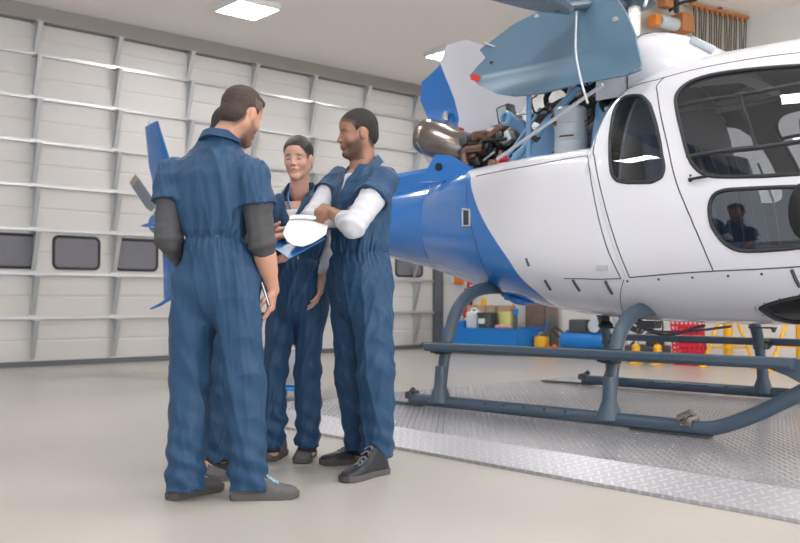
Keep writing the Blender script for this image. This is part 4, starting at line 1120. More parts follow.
            for b in (1, -1): S.cone(s.P(.020, .071 * b, .03), s.P(.016, .073 * b, -.01), .009 * k, .006 * k, .01)
            hl = [(-.12, -.065), (-.05, -.080), (-.032, -.05), (-.022, .0), (.0, .018), (.012, .0), (.016, -.020), (.028, -.020), (.036, .035), (.05, .058), (.10, .070)]; tmp = .25
        hx_, hz_ = [q[0] for q in hl], [q[1] for q in hl]
        keep = lambda a, b, c: np.interp(a, hx_, hz_) - tmp * np.clip(np.abs(b) - .035, 0, .1) * (a > .034) - c
        R, c0 = s.R, s.c
        def fn(G, X, Y, Z):
            x, y, z = X - c0[0], Y - c0[1], Z - c0[2]
            a = (x * R[0, 0] + y * R[1, 0] + z * R[2, 0]) / k; b = (x * R[0, 1] + y * R[1, 1] + z * R[2, 1]) / k; c = (x * R[0, 2] + y * R[1, 2] + z * R[2, 2]) / k
            n = (.0030 * np.sin(a * 260 + 9 * np.sin(b * 60)) * np.sin(b * 240 + 7 * np.sin(c * 70)) * (c > .03) + .001 * np.sin(a * 520 + 4 * np.sin(c * 90))) if style == 'short' else .0012 * np.sin(b * 420 + 6 * np.sin(c * 30) + a * 60) if style == 'swept' else .0006 * np.sin(a * 700) * np.sin(b * 650) * np.sin(c * 610)
            kk = keep(a, b, c)
            # ears stay free
            ear = .034 - np.sqrt((a + .004) ** 2 + (c + .012) ** 2 + (np.minimum(np.abs(b) - .07, 0) * 2) ** 2)
            return np.maximum(np.maximum(G + n, kk * k), np.where(np.abs(b) > .055, ear * k, -1))
        S.cut(fn)
        return S.build(name, matk, parent)

def hand(S, wrist, d, palm, side, curl=(.5, .5, .5, .5), thumb=.5, sc=1.0, spread=.12, hk=.006):
    """wrist position, d = direction of the knuckles, palm = palm normal, side=+1 thumb on cross(palm, d)"""
    d = np.array(d, float); d /= np.linalg.norm(d); pn = np.array(palm, float); pn -= d * (pn @ d); pn /= np.linalg.norm(pn)
    t = np.cross(pn, d) * side; w = np.array(wrist, float); tips = []
    for off, r in ((.026, .0125), (.009, .0135), (-.009, .013), (-.025, .0115)):
        S.cone(w + t * off * .55 * sc + d * .008, w + d * .082 * sc + t * off * sc, .0155 * sc, r * sc, .012)
    S.ell(w + d * .045 * sc + pn * .006 * sc, V3(.038, .036, .014) * sc, np.stack([d, t, pn], 1), .01)
    L = (.044, .049, .046, .036)
    for i, off in enumerate((.029, .0095, -.0105, -.029)):
        base = w + d * (.086 - .004 * abs(i - 1)) * sc + t * off * sc
        dirn = d + t * spread * (1.5 - i) * .3; dirn /= np.linalg.norm(dirn); a = 0; p = base; c = curl[i]
        pts = [base - d * .02 * sc, base]
        for j, (fr, bend) in enumerate(((1, .9), (.68, 1.25), (.52, .8))):
            a += c * bend; v = dirn * cos(a) + pn * sin(a); p = p + v * L[i] * fr * sc; pts.append(p)
        rr = [.0095, .0098, .0088, .0080, .0068]
        if i == 3: rr = [q * .88 for q in rr]
        S.chain(pts, [q * sc for q in rr], .0035); tips.append(pts[-1])
    tb = w + d * .022 * sc + t * .026 * sc
    v1 = d * .62 + t * (.75 - .45 * thumb) + pn * (.25 + .5 * thumb); v1 /= np.linalg.norm(v1)
    v2 = d * .85 + t * (.30 - .55 * thumb) + pn * (.2 + .6 * thumb); v2 /= np.linalg.norm(v2)
    S.chain([tb, tb + v1 * .040 * sc, tb + v1 * .040 * sc + v2 * .031 * sc, tb + v1 * .040 * sc + v2 * .056 * sc], [.0155 * sc, .0120 * sc, .0105 * sc, .0085 * sc], .008)
    return tips

def make_shoe(parent, heel, direc, L=.29, W=.104, kind='shoe', mats=('shoe', 'sole', 'lace_blue'), side=1):
    """shoe lofted along its length on the floor; heel = ground point under the heel"""
    d = np.array([direc[0], direc[1], 0.]); d /= np.linalg.norm(d); r = np.array([d[1], -d[0], 0]); h0 = np.array(heel, float)
    sec = [(0.0, .030, .060), (.04, .036, .098), (.14, .038, .112), (.26, .037, .112 if kind != 'boot' else .14), (.36, .038, .106 if kind != 'boot' else .128), (.50, .043, .085), (.64, .050, .066), (.78, .052, .055), (.90, .046, .048), (.97, .032, .040), (1.0, .012, .026)]
    rings = []
    for t, hw, ht in sec:
        hw *= W / .104; n = 20; ring = []; ht = ht * ((1.22 if t < .55 else 1.12) if kind != 'boot' else 1.08)
        for k in range(n):
            a = 2 * pi * k / n; x = cos(a); z = sin(a)
            px = hw * (abs(x) ** .8) * (1 if x > 0 else -1); pz = .022 + (ht - .022) * (abs(z) ** .75) if z > 0 else .022 - .012 * abs(z)
            if t < .36 and z > 0: px *= 1 - .12 * z
            ring.append(h0 + d * t * L + r * (px + side * .006 * sin(pi * t)) + np.array([0, 0, pz]))
        rings.append(ring)
    up = MB().loft(rings); sh = up.build('boot' if kind == 'boot' else 'shoe', mats[0], parent, angle=0)
    so = MB(); out = []
    for zc, gr in ((0.0, 1.03), (.020, 1.09), (.030, 1.06)):
        pts_ = []
        for k in range(36):
            a = 2 * pi * k / 36; t = .5 - .5 * cos(a); hw = np.interp(t, [q[0] for q in sec], [q[1] for q in sec]) * W / .104 * gr + .002
            sgn = 1 if sin(a) >= 0 else -1
            pts_.append(h0 + d * ((t - .5) * L * (1.0 + .035 * gr) + .5 * L) + r * (sgn * hw * min(1, abs(sin(a)) * 3.0) + side * .006 * sin(pi * t)) + np.array([0, 0, zc + (.006 if t > .93 and zc < .01 else 0)]))
        out.append(pts_)
    so.loft(out); so.build('sole', mats[1], sh, angle=30)
    lc = MB()
    for i in range(5):
        t = .34 + .075 * i; zt_ = np.interp(t, [q[0] for q in sec], [q[2] for q in sec]) * ((1.22 if t < .55 else 1.14) if kind != 'boot' else 1.08) + .003; w_ = .024 - .001 * i
        p = h0 + d * t * L + r * side * .006
        lc.tube([p + r * w_ + V3(0, 0, zt_ - .010), p + V3(0, 0, zt_ + .002), p + d * .018 - r * w_ + V3(0, 0, zt_ - .013)], .0034, 6, smooth=2)
        lc.tube([p - r * w_ + V3(0, 0, zt_ - .010), p + V3(0, 0, zt_ + .003), p + d * .018 + r * w_ + V3(0, 0, zt_ - .013)], .0034, 6, smooth=2)
    lc.build('laces', mats[2], sh)
    return sh
# ------------------------------------------------------------------ figure builder
def person(spec):
    o = thing('person', spec['label'], 'person', spec['loc'], -AZ)
    g = spec; sh, el, wr = g['sh'], g['el'], g['wr']
    th_, kn, an = g['hip'], g['knee'], g['ankle']
    fr = g['front']; fv = V3(fr[0], fr[1], 0); fv /= np.linalg.norm(fv); lv = V3(-fv[1], fv[0], 0); ang = math.atan2(-lv[1], -lv[0])
    hd = Head(g['head'], g['face'], g.get('up', (0, 0, 1)), g.get('hs', 1.0))
    secs = g['torso']       # (z, cx, cy, a, b)
    z0_, x0_, y0_, a0_, b0_ = secs[0]; secs = [(z0_ - .10, x0_, y0_, a0_ * .45, b0_ * .5), (z0_ - .05, x0_, y0_, a0_ * .82, b0_ * .85)] + [(z0_, x0_, y0_, a0_, b0_)] + secs[1:]
    # ---- continuous skin
    S = SDF(.0042, .02)
    S.stack([(z, cx, cy, a * .80, b * .80, ang) for z, cx, cy, a, b in secs if z < g['neck'][2] - .03], .03)
    hd.add(S); hd.neck(S, g['neck'], g.get('nr', .056))
    for i in (0, 1):
        S.chain([sh[i], el[i], wr[i]], [.052 * g['w'], .041 * g['w'], .027 * g['w']], .02)
        S.cone(V3(*el[i]) * .72 + V3(*wr[i]) * .28, V3(*el[i]) * .45 + V3(*wr[i]) * .55, .044 * g['w'], .036 * g['w'], .02)
        S.chain([th_[i], kn[i], an[i], (an[i][0], an[i][1], .07)], [.078, .052, .036, .036], .02)
        if g['hand'][i]: hand(S, wr[i], **g['hand'][i])
    body = S.build('body', 'skin', o, colfun=hd.tone(style=g['hair'], **g['tone']), smooth_it=1)
    hd.hair('hair', g['hairmat'], o, g['hair'])
    # ---- sleeves of the shirt under the coverall
    for i in (0, 1):
        c = g['cuff'][i]
        if c is None: continue
        s0, e0, w0 = map(lambda q: V3(*q), (sh[i], el[i], wr[i]))
        k = SDF(.0058, .02)
        if c <= 1: k.cone(s0, s0 * (1 - c) + e0 * c, .062 * g['w'], .056 * g['w'])
        else:
            q = e0 * (2 - c) + w0 * (c - 1); s1 = s0 * .6 + e0 * .4; k.chain([s0 * .85 + e0 * .15, s1, e0, q], [.046 * g['w'], .060 * g['w'], .054 * g['w'], .046 * g['w'] if c < 1.6 else .038 * g['w']])
            k.cone(q + (w0 - e0) * -.02, q, .048 * g['w'] if c < 1.6 else .039, .047 * g['w'] if c < 1.6 else .038, .005)
        so = k.build('shirt_sleeve', g['sleevemat'], o); ax = e0 - s0
        apply_wr(so, wrinkle(i + 5, .0035, [(e0, .07, ax, 120, .0035), ((s0 + e0) / 2, .07, ax, 90, .0025)], 30))
    if g.get('vneck'):
        k = SDF(.006, .02); k.stack([(z, cx, cy, a * .90, b * .90, ang) for z, cx, cy, a, b in secs if z > g['waist'] + .09], .02)
        tz = g['vneck'][2]; k.cut(lambda G, X, Y, Z: np.maximum(G, Z - tz))
        us = k.build('undershirt', g['undermat'], o)
    # ---- coverall
    C = SDF(.0062, .03)
    ends = []
    for i in (0, 1):
        s0, e0 = V3(*sh[i]), V3(*el[i]); f = g['slv']
        e1 = s0 * (1 - f) + e0 * f; dr = (e0 - s0) / np.linalg.norm(e0 - s0)
        C.cone(s0, e1 + dr * .03, .058 * g['w'], .092 * g['w'], .03); ends.append((s0, e1, dr))
    def cutsl(G, X, Y, Z):
        for s0, e1, dr in ends:
            pl = (X - e1[0]) * dr[0] + (Y - e1[1]) * dr[1] + (Z - e1[2]) * dr[2]
            qx, qy, qz = X - e1[0] - pl * dr[0], Y - e1[1] - pl * dr[1], Z - e1[2] - pl * dr[2]
            rad = np.sqrt(qx * qx + qy * qy + qz * qz)
            G = np.maximum(G, -np.maximum(-pl, rad - .13))
            G = np.maximum(G, -np.maximum(np.maximum(-pl - .07, pl - .05), rad - .060 * g['w']))
        return G
    C.cut(cutsl)
    C.stack([(z, cx, cy, a, b, ang) for z, cx, cy, a, b in secs], .035, 2.2)
    for i in (0, 1):
        C.cone(sh[i], V3(*sh[i]) * .45 + V3(*g['neck']) * .55 - V3(0, 0, .055), .060 * g['w'], .048, .05)
        rr = g.get('legr', (.105, .090, .084))
        C.chain([th_[i], kn[i], (an[i][0], an[i][1], .02)], rr, .03)
    hem = g.get('hem', .055)
    def cuth(G, X, Y, Z):
        G = np.maximum(G, hem - Z)
        if g.get('vneck'):
            vz, sl = g['vneck'][:2]; nx, ny, nz = g['neck']
            f_ = (X - nx) * fv[0] + (Y - ny) * fv[1]; l_ = (X - nx) * lv[0] + (Y - ny) * lv[1]
            wd = (np.abs(l_) - np.clip((Z - vz) * sl, -.02, .075))
            G = np.maximum(G, -np.maximum(np.maximum(wd, -f_ - .0), vz - .02 - Z))
        return np.maximum(G, Z - g.get('top', 1.56))
    C.cut(cuth)
    cv_ = C.build('coverall', 'coverall', o)
    zs = []
    wz = g['waist']
    for i in (0, 1):
        a_, k_, h_ = V3(*an[i]), V3(*kn[i]), V3(*th_[i])
        zs += [(V3(a_[0], a_[1], .14), .11, (0.1, .2, 1), 75, .008), (k_, .12, (.2, .1, 1), 48, .005), (h_ + (k_ - h_) * .25, .13, (.6, .2, 1), 42, .005), (V3(*sh[i]), .1, V3(*el[i]) - V3(*sh[i]), 60, .004)]
    wf = wrinkle(g['seed'], .027, zs, 22)
    wc = np.array([np.interp(wz, [q[0] for q in secs], [q[j] for q in secs]) for j in (1, 2)])
    def allw(V):
        d = wf(V); q = V[:, :2] - wc; th = np.arctan2(q[:, 1], q[:, 0]); w_ = np.exp(-((V[:, 2] - wz) / .07) ** 2)
        near = np.sqrt((q ** 2).sum(1)) < .24
        d += w_ * near * .0045 * np.sin(th * 34 + 2 * np.sin(V[:, 2] * 30) + 3 * np.sin(th * 5))
        d -= .010 * np.exp(-((V[:, 2] - wz) / .018) ** 2) * near
        up_ = np.clip((V[:, 2] - wz) / .3, 0, 1); d += near * (V[:, 2] > wz) * (1 - up_) * .006 * np.sin(th * 13 + 3 * np.sin(V[:, 2] * 9) + g['seed'])
        return d
    apply_wr(cv_, allw)
    # collar
    nb = V3(*g['neck']); cz = g['collar']
    mb = MB(); N_ = 40; rings = [[], [], [], []]
    for k in range(N_ + 1):
        t = -pi * .80 + 2 * pi * .80 * k / N_ if g.get('vneck') else -pi * .93 + 2 * pi * .93 * k / N_     # 0 = nape
        dirv = -fv * cos(t) + lv * sin(t); openf = abs(t) / pi
        base = V3(nb[0], nb[1], 0); r0 = g.get('cr', .078) * (1 + .10 * openf)
        drop = (.10 * max(0, openf - .35) / .45) if g.get('vneck') else .03 * openf
        zt_ = cz - drop; fl = .022 + (.035 * openf if g.get('vneck') else 0)
        p_in = base + dirv * (r0 - .006) + V3(0, 0, zt_ - .035); p_top = base + dirv * (r0 + .004) + V3(0, 0, zt_)
        p_o = base + dirv * (r0 + fl) + V3(0, 0, zt_ - .032 - .02 * openf); p_o2 = base + dirv * (r0 + fl - .006) + V3(0, 0, zt_ - .036 - .02 * openf)
        for rr_, p_ in zip(rings, (p_in, p_top, p_o, p_o2)): rr_.append(tuple(p_))
    mb.v = [q for r in rings for q in r]; n1 = N_ + 1
    for a in range(3):
        for k in range(N_): mb.f.append((a * n1 + k, a * n1 + k + 1, (a + 1) * n1 + k + 1, (a + 1) * n1 + k)); mb.m.append(0)
    for k in range(N_): mb.f.append((3 * n1 + k, 3 * n1 + k + 1, k + 1, k)); mb.m.append(0)
    mb.build('collar', 'coverall', cv_, angle=60)
    for i in (0, 1):
        make_shoe(o, **g['shoe'][i])
        MB().tube([(an[i][0], an[i][1], .05), (an[i][0], an[i][1], .24)], [.050, .043], 14).build('sock', 'sock', o)
    return o, body, cv_, (fv, lv, hd)

MAN_BACK = {'label': 'man with brown hair seen from behind in navy coverall with charcoal sleeves',
 'loc': (2.055, 3.547, 0.0),
 'front': (0.35, 0.94),
 'head': (0.1, 0.05, 1.678),
 'face': (0.5, 0.8, -0.36),
 'hs': 1.0,
 'neck': (0.013, 0.02, 1.541),
 'nr': 0.058,
 'w': 1.08,
 'sh': [(-0.197, 0.04, 1.413), (0.175, -0.06, 1.399)],
 'el': [(-0.199, -0.02, 1.128), (0.213, -0.06, 1.104)],
 'wr': [(-0.163, 0.16, 1.005), (0.249, 0.02, 0.904)],
 'hip': [(-0.094, 0.03, 0.926), (0.095, -0.02, 0.925)],
 'knee': [(-0.116, 0.05, 0.53), (0.129, -0.02, 0.536)],
 'ankle': [(-0.122, 0.0, 0.078), (0.149, 0.02, 0.074)],
 'torso': [(0.86, 0.01, 0.02, 0.165, 0.13), (0.95, 0.01, 0.02, 0.188, 0.142), (1.05, 0.015, 0.01, 0.17, 0.13), (1.13, 0.0, 0.0, 0.142, 0.11), (1.18, -0.005, 0.0, 0.15, 0.115), (1.28, -0.015, 0.0, 0.178, 0.13),
           (1.38, -0.015, 0.0, 0.196, 0.13), (1.45, -0.015, 0.0, 0.182, 0.11), (1.5, 0.0, 0.01, 0.135, 0.09), (1.545, 0.01, 0.02, 0.09, 0.075), (1.585, 0.015, 0.02, 0.07, 0.065)],
 'hand': [{'d': (0.6, 0.7, -0.2), 'palm': (0.7, -0.5, -0.2), 'side': 1, 'curl': (0.4, 0.4, 0.4, 0.4)}, {'d': (-0.1, 0.05, -1), 'palm': (-0.9, 0.1, 0.0), 'side': 1, 'curl': (0.55, 0.6, 0.62, 0.65), 'thumb': 0.6}],
 'tone': {'skin': (0.5, 0.27, 0.19), 'lip': (0.42, 0.17, 0.14), 'brow': (0.08, 0.05, 0.035), 'beard': (0.12, 0.07, 0.05), 'beard_amt': 0.8, 'hairc': (0.045, 0.03, 0.022), 'hairw': 0.006},
 'hair': 'short',
 'hairmat': 'hair_brown',
 'cuff': [1.9, 1.12],
 'sleevemat': 'sleeve_dark',
 'slv': 0.46,
 'waist': 1.13,
 'collar': 1.605,
 'top': 1.6,
 'seed': 11,
 'hem': 0.04,
 'legr': (0.112, 0.094, 0.088),
 'cr': 0.07,
 'shoe': [{'heel': (-0.181, -0.023, 0), 'direc': (0.55, 0.8), 'mats': ('shoe', 'sole', 'lace_blue'), 'side': -1}, {'heel': (0.074, -0.002, 0.0), 'direc': (0.985, 0.16), 'mats': ('shoe', 'sole', 'lace_blue'), 'side': 1}]}
MAN_CROSSED = {'label': 'man with cropped black hair and beard, arms crossed, in navy coverall over pale sleeves',
 'loc': (2.943, 3.644, 0.0),
 'front': (-0.72, -0.69),
 'head': (-0.01, 0.0, 1.705),
 'face': (-0.95, -0.3, -0.12),
 'hs': 0.98,
 'neck': (0.009, 0.02, 1.541),
 'nr': 0.06,
 'w': 1.08,
 'sh': [(0.128, -0.12, 1.452), (-0.115, 0.13, 1.484)],
 'el': [(-0.021, -0.29, 1.211), (-0.241, -0.02, 1.273)],
 'wr': [(-0.129, -0.11, 1.29), (-0.079, -0.12, 1.254)],
 'hip': [(0.058, -0.06, 0.91), (-0.055, 0.08, 0.911)],
 'knee': [(0.083, -0.08, 0.512), (-0.047, 0.12, 0.497)],
 'ankle': [(0.091, 0.0, 0.04), (0.002, 0.2, 0.042)],
 'torso': [(0.86, 0.0, 0.0, 0.165, 0.13), (0.95, 0.0, 0.0, 0.182, 0.142), (1.05, 0.0, 0.0, 0.168, 0.135), (1.12, 0.0, 0.0, 0.16, 0.13), (1.2, 0.0, 0.0, 0.165, 0.13), (1.3, 0.0, 0.0, 0.178, 0.135),
           (1.39, 0.0, 0.0, 0.186, 0.13), (1.46, 0.0, 0.01, 0.16, 0.105), (1.51, 0.0, 0.02, 0.105, 0.085), (1.55, 0.01, 0.02, 0.075, 0.07)],
 'hand': [{'d': (-0.75, 0.45, 0.3), 'palm': (0.25, 0.55, -0.55), 'side': -1, 'curl': (0.62, 0.62, 0.6, 0.58), 'thumb': 0.4},
          {'d': (0.85, 0.05, 0.16), 'palm': (0, -0.9, 0.2), 'side': 1, 'curl': (0.55, 0.5, 0.5, 0.5), 'sc': 0.95}],
 'tone': {'skin': (0.33, 0.17, 0.115), 'lip': (0.27, 0.12, 0.1), 'brow': (0.015, 0.012, 0.01), 'beard': (0.045, 0.028, 0.022), 'beard_amt': 0.8, 'hairc': (0.022, 0.016, 0.015), 'hairw': 0.004, 'hairamt': 0.9},
 'hair': 'crop',
 'hairmat': 'hair_black',
 'cuff': [1.4, 1.75],
 'sleevemat': 'sleeve_light',
 'slv': 0.42,
 'waist': 1.1,
 'collar': 1.6,
 'top': 1.58,
 'vneck': (1.39, 0.24, 1.5),
 'undermat': 'sleeve_light',
 'seed': 23,
 'hem': 0.075,
 'legr': (0.112, 0.092, 0.088),
 'shoe': [{'heel': (0.127, -0.055, 0.0), 'direc': (-0.62, -0.8), 'L': 0.31, 'kind': 'boot', 'mats': ('boot', 'sole', 'lace_grey'), 'side': 1},
          {'heel': (0.06800000000000003, 0.271, 0), 'direc': (-0.94, -0.33), 'L': 0.3, 'kind': 'boot', 'mats': ('boot', 'sole', 'lace_grey'), 'side': -1}]}
WOMAN = {'label': 'woman with dark hair tied back in navy coverall, facing the camera, hand in pocket',
 'loc': (2.858, 4.066, 0.0),
 'front': (-0.15, -0.98),
 'head': (0.0, 0.0, 1.618),
 'face': (-0.2, -0.95, -0.12),
 'hs': 0.93,
 'neck': (0.002, 0.03, 1.44),
 'nr': 0.05,
 'w': 0.9,
 'sh': [(0.148, 0.02, 1.364), (-0.134, -0.0, 1.362)],
 'el': [(0.164, 0.02, 1.128), (-0.201, 0.06, 1.13)],
 'wr': [(0.135, -0.08, 0.981), (-0.137, -0.16, 1.056)],
 'hip': [(0.069, 0.0, 0.871), (-0.077, 0.02, 0.871)],
 'knee': [(0.053, 0.0, 0.497), (-0.128, 0.04, 0.494)],
 'ankle': [(0.049, 0.04, 0.052), (-0.144, 0.04, 0.052)],
 'torso': [(0.84, 0.0, 0.0, 0.155, 0.125), (0.93, 0.0, 0.0, 0.172, 0.135), (1.02, 0.0, 0.0, 0.152, 0.12), (1.09, 0.0, 0.0, 0.135, 0.105), (1.16, 0.0, 0.0, 0.148, 0.115), (1.25, 0.0, 0.0, 0.162, 0.13),
           (1.33, 0.0, 0.0, 0.162, 0.12), (1.38, 0.0, 0.01, 0.145, 0.1), (1.43, 0.0, 0.02, 0.095, 0.08), (1.47, 0.0, 0.02, 0.065, 0.06)],
 'hand': [{'d': (-0.1, -0.2, -0.95), 'palm': (-0.9, 0, 0.1), 'side': -1, 'curl': (0.3, 0.3, 0.3, 0.3)}, {'d': (0.8, -0.35, 0.15), 'palm': (0.2, 0.0, 0.95), 'side': 1, 'curl': (0.42, 0.42, 0.45, 0.5), 'thumb': 0.2}],
 'tone': {'skin': (0.58, 0.34, 0.27), 'lip': (0.46, 0.13, 0.13), 'brow': (0.06, 0.035, 0.03), 'lidded': True, 'hairc': (0.02, 0.014, 0.013), 'hairw': 0.003},
 'hair': 'swept',
 'hairmat': 'hair_dark',
 'cuff': [1.85, 1.8],
 'sleevemat': 'sleeve_light',
 'slv': 0.52,
 'waist': 1.08,
 'collar': 1.5,
 'top': 1.5,
 'vneck': (1.27, 0.4, 1.335),
 'undermat': 'shirt_white',
 'seed': 37,
 'hem': 0.075,
 'legr': (0.09, 0.072, 0.07),
 'cr': 0.07,
 'shoe': [{'heel': (0.053000000000000005, 0.2, 0), 'direc': (-0.1, -0.99), 'L': 0.265, 'W': 0.098, 'mats': ('shoe', 'sole', 'lace_blue'), 'side': 1},
          {'heel': (-0.11100000000000002, 0.251, 0), 'direc': (-0.25, -0.96), 'L': 0.265, 'W': 0.098, 'mats': ('shoe', 'sole', 'lace_blue'), 'side': -1}]}
MAN_HIDDEN = {'label': 'man mostly hidden behind the brown-haired man, facing right in navy coverall and orange-laced shoes',
 'loc': (2.383, 4.005, 0.0),
 'front': (0.97, -0.12),
 'head': (0.02, 0.0, 1.707),
 'face': (0.95, -0.1, -0.28),
 'hs': 0.98,
 'neck': (-0.02, 0.0, 1.553),
 'nr': 0.056,
 'w': 1.0,
 'sh': [(-0.056, 0.19, 1.489), (0.013, -0.17, 1.442)],
 'el': [(0.054, 0.18, 1.21), (0.11, -0.15, 1.171)],
 'wr': [(0.184, 0.1, 1.204), (0.199, -0.04, 1.154)],
 'hip': [(-0.045, 0.08, 0.91), (-0.014, -0.08, 0.909)],
 'knee': [(-0.039, 0.1, 0.481), (-0.03, -0.1, 0.497)],
 'ankle': [(-0.033, 0.12, 0.088), (-0.103, 0.02, 0.064)],
 'torso': [(0.86, 0.0, 0.0, 0.155, 0.12), (0.95, 0.0, 0.0, 0.17, 0.13), (1.05, 0.0, 0.0, 0.155, 0.12), (1.12, 0.0, 0.0, 0.145, 0.115), (1.2, 0.0, 0.0, 0.15, 0.12), (1.3, 0.0, 0.0, 0.17, 0.125),
           (1.38, 0.0, 0.0, 0.18, 0.12), (1.45, -0.01, 0.0, 0.155, 0.1), (1.5, -0.01, 0.0, 0.1, 0.08), (1.54, -0.01, 0.0, 0.07, 0.065)],
 'hand': [{'d': (0.9, -0.2, 0.1), 'palm': (0.0, -0.3, 0.9), 'side': -1, 'curl': (0.3, 0.3, 0.3, 0.3)}, {'d': (0.86, -0.1, 0.22), 'palm': (0.15, 0.2, -0.95), 'side': -1, 'curl': (0.3, 0.34, 0.36, 0.4), 'thumb': 0.3}],
 'tone': {'skin': (0.52, 0.29, 0.21), 'lip': (0.42, 0.17, 0.14), 'brow': (0.05, 0.03, 0.025)},
 'hair': 'short',
 'hairmat': 'hair_dark',
 'cuff': [1.2, 1.2],
 'sleevemat': 'sleeve_dark',
 'slv': 0.5,
 'waist': 1.1,
 'collar': 1.585,
 'top': 1.56,
 'seed': 51,
 'hem': 0.06,
 'legr': (0.1, 0.085, 0.08),
 'cr': 0.072,
 'shoe': [{'heel': (-0.218, 0.185, 0), 'direc': (0.99, -0.1), 'mats': ('boot', 'sole', 'lace_grey'), 'side': -1},
          {'heel': (-0.23, -0.04100000000000001, 0), 'direc': (0.9, -0.42), 'mats': ('shoe', 'sole', 'lace_orange'), 'side': 1}]}
for spec in (MAN_BACK, MAN_CROSSED, WOMAN, MAN_HIDDEN):
    spec["obj"] = person(spec)
# ================================================================== platform under the helicopter: tread plate with sloping edges
t = thing('raised_platform', 'low raised platform of aluminium tread plate under the helicopter', 'platform', (0, 0, 0))
PX0, PX1, PY0, PY1, RW = 3.52, 7.65, -1.6, 6.05, .20
b = MB(); b.box(((PX0 + PX1) / 2 + 0, (PY0 + PY1) / 2, .045), (PX1 - PX0 - 2 * RW, PY1 - PY0 - 2 * RW, .09)); b.build('deck_plate', 'tread', t, smooth=False)
def ramp(p0, p1, q0, q1):
    # outer edge p0-p1 on the floor, inner edge q0-q1 at deck height
    b = MB(); z0 = .018
    vs = [(p0[0], p0[1], z0), (p1[0], p1[1], z0), (q1[0], q1[1], .0905), (q0[0], q0[1], .0905), (p0[0], p0[1], .001), (p1[0], p1[1], .001), (q1[0], q1[1], .001), (q0[0], q0[1], .001)]
    b.add(vs, [(0, 1, 2, 3), (4, 7, 6, 5), (0, 4, 5, 1), (1, 5, 6, 2), (2, 6, 7, 3), (3, 7, 4, 0)]); return b.build('ramp_edge', 'tread_edge', t, smooth=False)
A_, B_, C_, D_ = (PX0, PY0), (PX0, PY1), (PX1, PY1), (PX1, PY0)
a_, b_, c_, d_ = (PX0 + RW, PY0 + RW), (PX0 + RW, PY1 - RW), (PX1 - RW, PY1 - RW), (PX1 - RW, PY0 + RW)
ramp(A_, B_, a_, b_); ramp(B_, C_, b_, c_); ramp(C_, D_, c_, d_); ramp(D_, A_, d_, a_)

# ceiling lamps: two in view, the rest of the grid outside the frame
l0 = ceiling_lamp(); l0.location = (6.36, 10.2, CEIL - .002); l0['label'] = 'square lit ceiling lamp panel above the men, the left one'
c = copy_tree(l0); c.location = (9.93, 10.05, CEIL - .002); c['label'] = 'square lit ceiling lamp panel partly behind the raised blue and white engine cover'
l0['group'] = c['group'] = 'square ceiling lamps'
for x in (-.3, 3.1, 6.36, 9.68):
    for y in (-4.0, -.5, 3.0, 6.4):
        if (x, y) == (9.68, 6.4): continue
        c = copy_tree(l0); c.location = (x, y, CEIL - .002); c['label'] = 'square lit ceiling lamp panel over the hangar outside the picture'; c['group'] = 'square ceiling lamps outside the picture'

# ================================================================== clipboard with curled pages
near_ = np.array([(2.521, 3.713, 1.183), (2.502, 3.651, 1.141), (2.51, 3.605, 1.12), (2.537, 3.569, 1.114), (2.587, 3.55, 1.135), (2.653, 3.544, 1.175)])
far_ = np.array([(2.599, 3.775, 1.254), (2.623, 3.767, 1.26), (2.654, 3.752, 1.261), (2.7, 3.739, 1.258), (2.749, 3.722, 1.254), (2.795, 3.709, 1.246)])
brd = np.array([(2.477, 3.597, 1.057), (2.65, 3.547, 1.156), (2.516, 3.852, 1.146)])
O_ = brd[0].copy(); Uv, Vv = brd[1] - brd[0], brd[2] - brd[0]
Nn = np.cross(Uv, Vv); Nn /= np.linalg.norm(Nn)
cb = thing('clipboard', 'blue clipboard with curled white pages held in front of the woman', 'clipboard', tuple(O_))
def quadbox(o, u, v, n, th):
    b = MB(); p = [o, o + u, o + u + v, o + v]; b.add([*p, *[q + n * th for q in p]], [(0, 3, 2, 1), (4, 5, 6, 7), (0, 1, 5, 4), (1, 2, 6, 5), (2, 3, 7, 6), (3, 0, 4, 7)]); return b
quadbox(-Nn * .006, Uv, Vv, Nn, .005).build('board', 'clip_blue', cb, smooth=False)
b = MB(); nn_ = spline(near_ - O_, 1); ff_ = spline(far_ - O_, 1); g_ = []; nv = 26
for p0, p1 in zip(nn_, ff_):
    dv = (p1 - p0); ln = np.linalg.norm(dv); dv /= ln; up_ = np.cross(ff_[-1] - ff_[0], dv); up_ /= np.linalg.norm(up_)
    for j in range(nv + 1):
        s_ = j / nv
        if s_ < .6: q = p0 + (p1 - p0) * (s_ / .6) + up_ * .008 * sin(pi * s_ / .6)
        else:
            a = (s_ - .6) / .4 * radians(260); q = p1 + dv * .012 * sin(a) + up_ * .012 * (1 - cos(a))
        g_.append(tuple(q))
n1 = nv + 1; nu = len(nn_) - 1; b.v = g_ + [(q[0], q[1], q[2] - .003) for q in g_]; off = len(g_)
for i in range(nu):
    for j in range(nv):
        k = i * n1 + j; b.f.append((k, k + n1, k + n1 + 1, k + 1)); b.m.append(0); k += off; b.f.append((k, k + 1, k + n1 + 1, k + n1)); b.m.append(0)
b.build('pages', 'paper', cb, angle=40)
a_v = V3(.020, -.112, -.243); a_v /= np.linalg.norm(a_v); b_v = V3(.56, .82, 0); b_v /= np.linalg.norm(b_v); n_v = np.cross(a_v, b_v); n_v /= np.linalg.norm(n_v)
tb = thing('notebook', 'dark notebook with white page edge held against the thigh of the brown-haired man', 'notebook', (2.186, 3.474, 1.075))
quadbox(V3(0, 0, 0), a_v * .27, b_v * .19, n_v, .005).build('cover', 'seatblue', tb, smooth=False)
quadbox(n_v * .0055, a_v * .265, b_v * .185, n_v, .004).build('page_block', 'paper', tb, smooth=False)
quadbox(n_v * .010, a_v * .27, b_v * .19, n_v, .004).build('back_cover', 'seatblue', tb, smooth=False)

